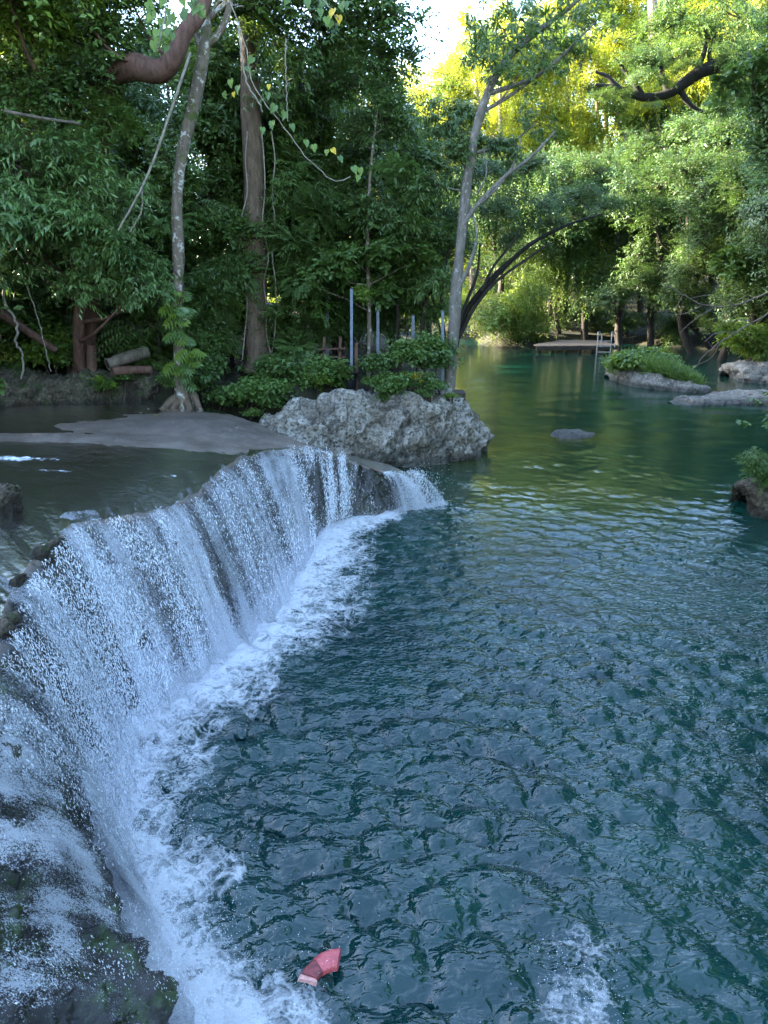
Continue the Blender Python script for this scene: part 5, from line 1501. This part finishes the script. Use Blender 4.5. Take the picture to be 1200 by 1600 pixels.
# ------------------------------------------------------------------ logs, dead wood, lianas
def log(label, a, b_, r, mat='deadwood', hollow=True):
    a, b_ = np.asarray(a), np.asarray(b_)
    root = thing('log', label, 'log', a)
    mb = MB(); tube(mb, catmull([a, (a + b_) / 2 + UP * .02, b_], 10), [r, r * .95, r * .85], 12, 0, .15, 3, cap=not hollow)
    mb.build('bark', M[mat], root)
    if hollow:
        d = norm(b_ - a)
        mb = MB(); tube(mb, [a, a + d * .35], [r * .72, r * .6], 12, cap=True); mb.build('hollow_core', M['bark_dark'], root)
        mb = MB()
        u = norm(np.cross(d, UP)); v = np.cross(d, u)
        t_ = np.linspace(0, 2 * math.pi, 14, endpoint=False)
        ring = lambda q: a - d * .004 + q * (np.cos(t_)[:, None] * u + np.sin(t_)[:, None] * v)
        mb.add(np.vstack([ring(r * .74), ring(r * 1.02)]), Q=grid_quads(2, 14, True)); mb.build('cut_face', M['vine'], root)
    return root
log('broken hollow log with its pale cut end showing, left of the pale trunk', at_y(168, 569, 17.4), at_y(231, 550, 18.0), .15)
log('thin dead log lying under the hollow one', at_y(176, 581, 17.3), at_y(236, 578, 17.8), .11, 'bark_red', False)
log('leaning dead trunk in the tangle at the left edge', at_y(-30, 470, 17.6), at_y(88, 548, 18.0), .10, 'bark_red', False)
log('short standing brown stump at the left bank', at_y(144, 585, 17.9), at_y(143, 540, 18), .12, 'bark_red', False)

def liana(label, pts, Y, r, mat='vine', cat='vine', name='liana', wob=.03, n=30, forks=()):
    P = pathpx(pts, Y)
    o = thing(name, label, cat, P[-1])
    mb = MB()
    g = np.random.default_rng(int(pts[0][0] * 3 + pts[0][1]) & 1023)
    C = catmull(P, n); C[1:-1] += g.normal(0, wob, (n - 2, 3)) * .3
    tube(mb, C, [r, r * .9, r * .7], 6)
    mb.build('stem', M[mat], o)
    for f in forks:
        mb = MB(); tube(mb, catmull(pathpx(f, Y), 12), [r * .6, r * .3], 5); mb.build('fork', M[mat], o)
    return o
liana('long straight pale liana slanting down in front of the dark forest', [(298, 82), (268, 170), (230, 275), (185, 360)], 15.6, .028, wob=.01)
liana('short thin liana curling down beside the long slanting one', [(222, 296), (222, 325), (214, 345), (203, 362)], 15.7, .016)
liana('pale twisting root dangling at the left edge above the bank', [(-5, 410), (8, 470), (26, 505), (24, 535), (36, 555), (33, 592)], 16.6, .032, wob=.05)
liana('thin grey root hanging left of the hollow log', [(40, 440), (60, 500), (72, 550), (80, 580)], 16.9, .014)
liana('thin looping vine above the glossy bush', [(85, 190), (88, 215), (95, 240), (80, 260), (60, 250)], 15.5, .014)
liana('horizontal broken stick caught in the leaves at upper left', [(8, 174), (40, 180), (80, 187), (125, 193)], 15.2, .035, 'deadwood', 'stick', 'dead_branch', .01)
liana('thin vertical vine between the pale and the brown trunk', [(372, 40), (378, 90), (386, 130), (404, 160), (410, 175)], 15, .018)
liana('hair thin vertical vine hanging right of the brown trunk', [(446, 60), (447, 120), (450, 190)], 16, .012)
liana('bleached bare branch arching over the far right water', [(1215, 450), (1150, 477), (1100, 476), (1067, 460), (1042, 446)], 30, .034, 'deadwood', 'branch', 'dead_branch', .05, 30, [[(1150, 477), (1110, 462), (1080, 466)], [(1100, 476), (1070, 490), (1040, 492)], [(1120, 478), (1085, 500), (1062, 520)], [(1067, 460), (1055, 480), (1030, 488)]])
liana('bare drooping branch dipping to the water at the right', [(1225, 475), (1170, 508), (1125, 535), (1100, 556), (1088, 573)], 30, .03, 'deadwood', 'branch', 'dead_branch', .05, 30, [[(1150, 520), (1120, 520), (1100, 535)], [(1125, 535), (1110, 560), (1075, 575)], [(1180, 503), (1150, 500), (1120, 512)]])
liana('dark fallen trunk leaning in the shade of the right bank', [(1060, 470), (1075, 500), (1095, 525), (1110, 545)], 44, .2, 'bark_dark', 'dead tree', 'dead_tree', .02)
liana('pale leaning pole beside the white railing', [(893, 497), (915, 508), (940, 522)], 54, .09, 'deadwood', 'branch', 'fallen_branch', .02)
liana('short dark leaning stump behind the jetty', [(868, 500), (874, 518), (878, 535)], 52.5, .16, 'bark_dark', 'stump', 'stump', .02)
liana('pale straight trunk high on the far slope', [(1030, 260), (1030, 225), (1028, 190)], 70, .22, 'bark_pale', 'trunk', 'far_trunk', .02)
liana('brown trunk at the top edge of the far slope', [(1022, 60), (1020, 20), (1018, -30)], 78, .5, 'bark_pale', 'trunk', 'far_trunk', .02)

# hanging vine with heart leaves
vn = liana('vine with big heart shaped leaves trailing in front of the brown trunk', [(350, -20), (380, 60), (398, 135), (440, 195), (480, 247), (520, 281), (548, 276)], 12.5, .009, cat='vine', name='heart_leaf_vine')
for (px, py, s, mt) in [(360, 130, .16, 'leaf_lime'), (372, 140, .15, 'leaf_mid'), (350, 150, .14, 'leaf_mid'), (418, 150, .15, 'leaf_cool'), (430, 170, .17, 'leaf_mid'), (445, 180, .17, 'leaf_cool'), (425, 195, .16, 'leaf_mid'), (455, 200, .15, 'leaf_mid'), (410, 205, .14, 'leaf_mid'), (478, 225, .14, 'leaf_mid'), (490, 232, .15, 'leaf_lime'), (519, 238, .13, 'leaf_yellow'), (511, 240, .12, 'leaf_lime'), (530, 250, .14, 'leaf_cool'), (552, 266, .16, 'leaf_mid'), (562, 268, .16, 'leaf_lime'), (560, 280, .13, 'leaf_mid'), (365, 150, .10, 'leaf_yellow'), (420, 138, .1, 'leaf_yellow'), (385, 110, .15, 'leaf_mid'), (395, 95, .16, 'leaf_mid')]:
    leaf_at(vn, me_heart, at_y(px, py - 6, 12.5 + gT.uniform(-.15, .15)), (gT.normal(0, .35), -.35, -1), (gT.normal(0, .45), -1, .35), s * .8, M[mt])
vn = liana('vine with big heart shaped leaves hanging from the top edge', [(470, -40), (500, -5), (520, 20), (530, 30)], 12.0, .009, cat='vine', name='heart_leaf_vine')
for (px, py, s, mt) in [(521, 20, .17, 'leaf_yellow'), (529, 30, .15, 'leaf_yellow'), (510, 32, .16, 'leaf_lime'), (517, 38, .14, 'leaf_mid'), (533, 10, .15, 'leaf_mid'), (540, 8, .14, 'leaf_cool'), (500, 20, .14, 'leaf_mid'), (505, 5, .15, 'leaf_mid'), (450, 0, .16, 'leaf_mid'), (480, 5, .15, 'leaf_mid')]:
    leaf_at(vn, me_heart, at_y(px, py - 6, 12 + gT.uniform(-.15, .15)), (gT.normal(0, .35), -.35, -1), (gT.normal(0, .45), -1, .35), s * .85, M[mt])
vn = liana('bright vine leaves hanging beside the reddish limb', [(262, -30), (258, 20), (250, 60), (246, 80)], 13.5, .012, cat='vine', name='heart_leaf_vine')
for k in range(26):
    leaf_at(vn, me_heart, at_y(225 + gT.uniform(0, 48) , gT.uniform(-8, 72), 13.5 + gT.uniform(-.3, .3)), (gT.normal(0, .5), -.35, -1), (gT.normal(0, .4), -1, .45), gT.uniform(.11, .17), M[('leaf_mid', 'leaf_lime', 'leaf_lime')[gT.integers(3)]])
vn = liana('bright leafy twigs hanging right of the forked trunk top', [(300, -30), (330, -5), (360, 5), (380, 10)], 14.0, .012, cat='vine', name='heart_leaf_vine')
for k in range(16):
    leaf_at(vn, me_heart, at_y(gT.uniform(282, 325), gT.uniform(-10, 22), 14 + gT.uniform(-.3, .3)), (gT.normal(0, .5), -.35, -1), (gT.normal(0, .4), -1, .45), gT.uniform(.11, .16), M[('leaf_mid', 'leaf_lime', 'leaf_mid')[gT.integers(3)]])

# a dark fern and a broad leaved plant
def fern(label, px, py, Y, n, L, mat, seed):
    g = np.random.default_rng(seed)
    c = at_y(px, py, Y)
    root = thing('fern', label, 'fern', c)
    for k in range(n):
        a = g.uniform(0, 6.283); el = g.uniform(.3, 1.0)
        d = np.array([math.cos(a), math.sin(a) * .7 - .35, 0])
        tt_ = np.linspace(0, 1, 16)[:, None]
        sp_ = c + d * L * tt_ * math.cos(el * .6) + UP * (L * (el * tt_ - .95 * tt_ ** 2))
        mb = MB(); tube(mb, sp_, [.012, .004], 4, 1, cap=False)
        dd = norm(np.gradient(sp_, axis=0))
        for sg in (1, -1):
            sd = norm(np.cross(dd, UP)) * sg
            put_leaves(mb, sp_[1:], (sd + dd * .35 - UP * .15)[1:], (UP + 0 * sd)[1:] + g.normal(0, .1, (15, 3)), L * .26 * np.sin(np.linspace(.5, 3.0, 15)), 'strap', 0, None, g, 1.2)
        mb.build('frond', [M[mat], M['twig']], root, smooth=False)
fern('dark arching fern between the glossy bush and the pale trunk', 228, 520, 18.2, 11, 1.25, 'leaf_cool', 1)
fern('dark arching fern high in the shade left of the brown trunk', 300, 330, 20.5, 10, 1.4, 'leaf_dark', 2)
fern('large dark fern in the shade of the upper left forest', 130, 225, 18.5, 9, 1.2, 'leaf_dark', 3)
bp = thing('broad_leaf_plant', 'light broad leaved sprout on the rock bank left of the hollow log', 'plant', at_y(166, 606, 17.2))
mb = MB(); tube(mb, [at_y(166, 610, 17.2), at_y(166, 600, 17.2)], .02, 5); mb.build('stem', M['twig'], bp)
for k in range(7):
    leaf_at(bp, me_broad, at_y(166, 603, 17.2), (gT.normal(0, .8), -.3 - gT.uniform(0, .4), gT.uniform(.1, 1.0)), (0, -.6, .8) + gT.normal(0, .2, 3), gT.uniform(.25, .4), M['leaf_lime'])
bp = thing('broad_leaf_plant', 'blue green strap leaves poking in at the left edge above the back pool', 'plant', at_y(-14, 598, 14.5))
mb = MB(); tube(mb, [at_y(-14, 640, 14.5), at_y(-14, 596, 14.5)], .02, 5); mb.build('stem', M['twig'], bp)
for k in range(7):
    leaf_at(bp, me_broad, at_y(-12, 598, 14.5), (gT.uniform(.3, 1.0), -.4, gT.uniform(-.6, .5)), (0, -.4, 1) + gT.normal(0, .2, 3), gT.uniform(.25, .38), M['leaf_cool'])

# grass and herbs of the islet
g = np.random.default_rng(55)
mb = MB()
c = at_z(1030, 608, 0)
n = 6500
xx = np.interp(g.uniform(0, 1, n), [0, 1], [at_z(962, 596, 0)[0], at_z(1096, 612, 0)[0]])
fx = (xx - at_z(962, 596, 0)[0]) / (at_z(1096, 612, 0)[0] - at_z(962, 596, 0)[0])
yf = np.interp(fx, [0, .3, .6, 1], [at_z(962, 596, 0)[1] + .4, at_z(1010, 607, 0)[1] + .5, at_z(1050, 611, 0)[1] + .35, at_z(1096, 614, 0)[1] + .3])
yy = yf + np.abs(g.normal(0, 1, n)) * 1.0 * np.interp(fx, [0, .2, .7, 1], [.5, 1.3, 1.2, .5])
zz = np.interp(fx, [0, .2, .5, .8, 1], [.28, .52, .50, .34, .10]) + .10 * sstep(0, .6, yy - yf)
p = np.stack([xx, yy, zz], 1)
d = g.normal(0, .6, (n, 3)) + UP
put_leaves(mb, p, d, g.normal(0, 1, (n, 3)) + np.array([0, -1, .2]), g.uniform(.2, .66, n) * np.interp(fx, [0, .35, 1], [.75, 1.25, .8]), 'needle', 0, None, g, 1.4)
tag(mb.build('islet_grass', [M['grass']], smooth=False), kind='stuff')
for i, (px, py) in enumerate([(1000, 570), (1012, 563), (1028, 566), (1042, 574), (985, 577)]):
    shrub('upright leafy weed in the islet grass, ' + ['second from left', 'tallest in the middle', 'second from right', 'rightmost', 'leftmost'][i], px, py, at_z(px, 604, 0)[1] + 1.2, 3, .6, ['weed'], ['leaf_lime', 'leaf_mid'], 'weeds on the islet', .3, 'weed', 'plant', z=.45, seed=160 + i)

# leaves fallen on the shelf
vf = [('yellow', 243, 652), ('pale', 232, 641), ('pale', 222, 648), ('pale', 238, 668), ('pale', 290, 658), ('pale', 318, 655), ('pale', 268, 676), ('pale', 205, 640), ('pale', 340, 668), ('pale', 84, 692), ('pale', 372, 672), ('pale', 228, 660)]
for i, (k, px, py) in enumerate(vf):
    p = at_z(px, py, 1.27)
    me = me_broad
    o = child('fallen_leaf', me, None, Matrix.Translation([p[0], p[1], p[2] + .04]) @ orient((gT.normal(), gT.normal(), 0), (gT.normal(0, .1), -.15, 1)) @ Matrix.Scale(.15 if k == 'yellow' else .09, 4), M['leaf_yellow' if k == 'yellow' else 'vine'])
    if k == 'yellow': tag(o, 'bright yellow leaf lying on the grey mud swell', 'leaf')
    else: tag(o, 'small pale dead leaf lying on the wet grey shelf', 'leaf', 'dead leaves on the shelf')

# ------------------------------------------------------------------ broken piece of life ring
m, t, N, out = new_mat('faded_red_ring')
tc = N('TexCoord'); V = tc.outputs['Object']
n1 = N('TexNoise', ins={'Vector': V, 'Scale': 14.0, 'Detail': 8.0, 'Roughness': .7})
n2 = N('TexNoise', ins={'Vector': V, 'Scale': 60.0, 'Detail': 6.0, 'Roughness': .7})
c = ramp(N, n1.outputs['Fac'], [(.3, (.30, .035, .04)), (.7, (.56, .10, .10))])
c = mixc(N, ramp(N, n2.outputs['Fac'], [(.58, (0, 0, 0)), (.68, (1, 1, 1))]), c, (.66, .26, .24))
p = N('BsdfPrincipled', ins={'Base Color': c, 'Roughness': .45})
b = N('Bump', ins={'Height': n2.outputs['Fac'], 'Strength': .35, 'Distance': .006}); t.links.new(b.outputs[0], p.inputs['Normal'])
t.links.new(p.outputs[0], out.inputs['Surface'])
M['ring_red'] = m
M['ring_worn'] = basic_mat('worn_dark_red', (.06, .02, .022), (.30, .06, .06), 26, .55, .5, 70, dist=.008)
M['ring_foam'] = basic_mat('torn_foam', (.45, .18, .15), (.70, .38, .32), 40, .8, .5, 90, dist=.005)
pa, pb = at_z(479, 1536, .03), at_z(530, 1508, .03)
lr = thing('life_ring_piece', 'broken curved piece of red life ring floating in the foam', 'life ring', (pa + pb) / 2)
ch = pb - pa; ch[2] = 0
cl_ = np.linalg.norm(ch); u = ch / cl_; v = np.array([-u[1], u[0], 0])           # v points to the outer side
half = R(40); Rr = cl_ / 2 / math.sin(half)
cen = (pa + pb) / 2 - v * Rr * math.cos(half)
def ring_seg(f0, f1, n, wd, th, z, name, mat, taper=0.0):
    mb = MB()
    sec = [(math.copysign(abs(math.cos(q)) ** .55, math.cos(q)), math.copysign(abs(math.sin(q)) ** .55, math.sin(q))) for q in np.linspace(0, 2 * math.pi, 20, endpoint=False)]
    V = []
    for f in np.linspace(f0, f1, n):
        an = -half + 2 * half * f
        rd = u * math.sin(an) + v * math.cos(an)
        k = 1 + taper * (1 - f)
        V.append([cen + rd * (Rr + q0 * wd * k) + UP * (z - .018 + q1 * th * k) for q0, q1 in sec])
    V = np.array(V)
    V = V + .007 * fbm(V * 22, 3, 5)[..., None] * np.array([.6, .6, 1]) + UP * ((V - cen) @ u)[..., None] * .16
    mb.add(V.reshape(-1, 3), Q=grid_quads(n, 20, True))
    for e in (0, n - 1):
        ct = V[e].mean(0)
        i_ = np.arange(20)
        mb.add(np.vstack([V[e], ct[None]]), T=np.stack([i_, (i_ + 1) % 20, np.full(20, 20)], -1))
    mb.build(name, mat, lr, smooth=True)
ring_seg(.44, 1.0, 16, .058, .034, .042, 'red_shell', M['ring_red'])
ring_seg(.10, .46, 12, .054, .031, .040, 'worn_shell', M['ring_worn'])
ring_seg(.0, .10, 5, .060, .030, .029, 'torn_end', M['ring_foam'], .0)
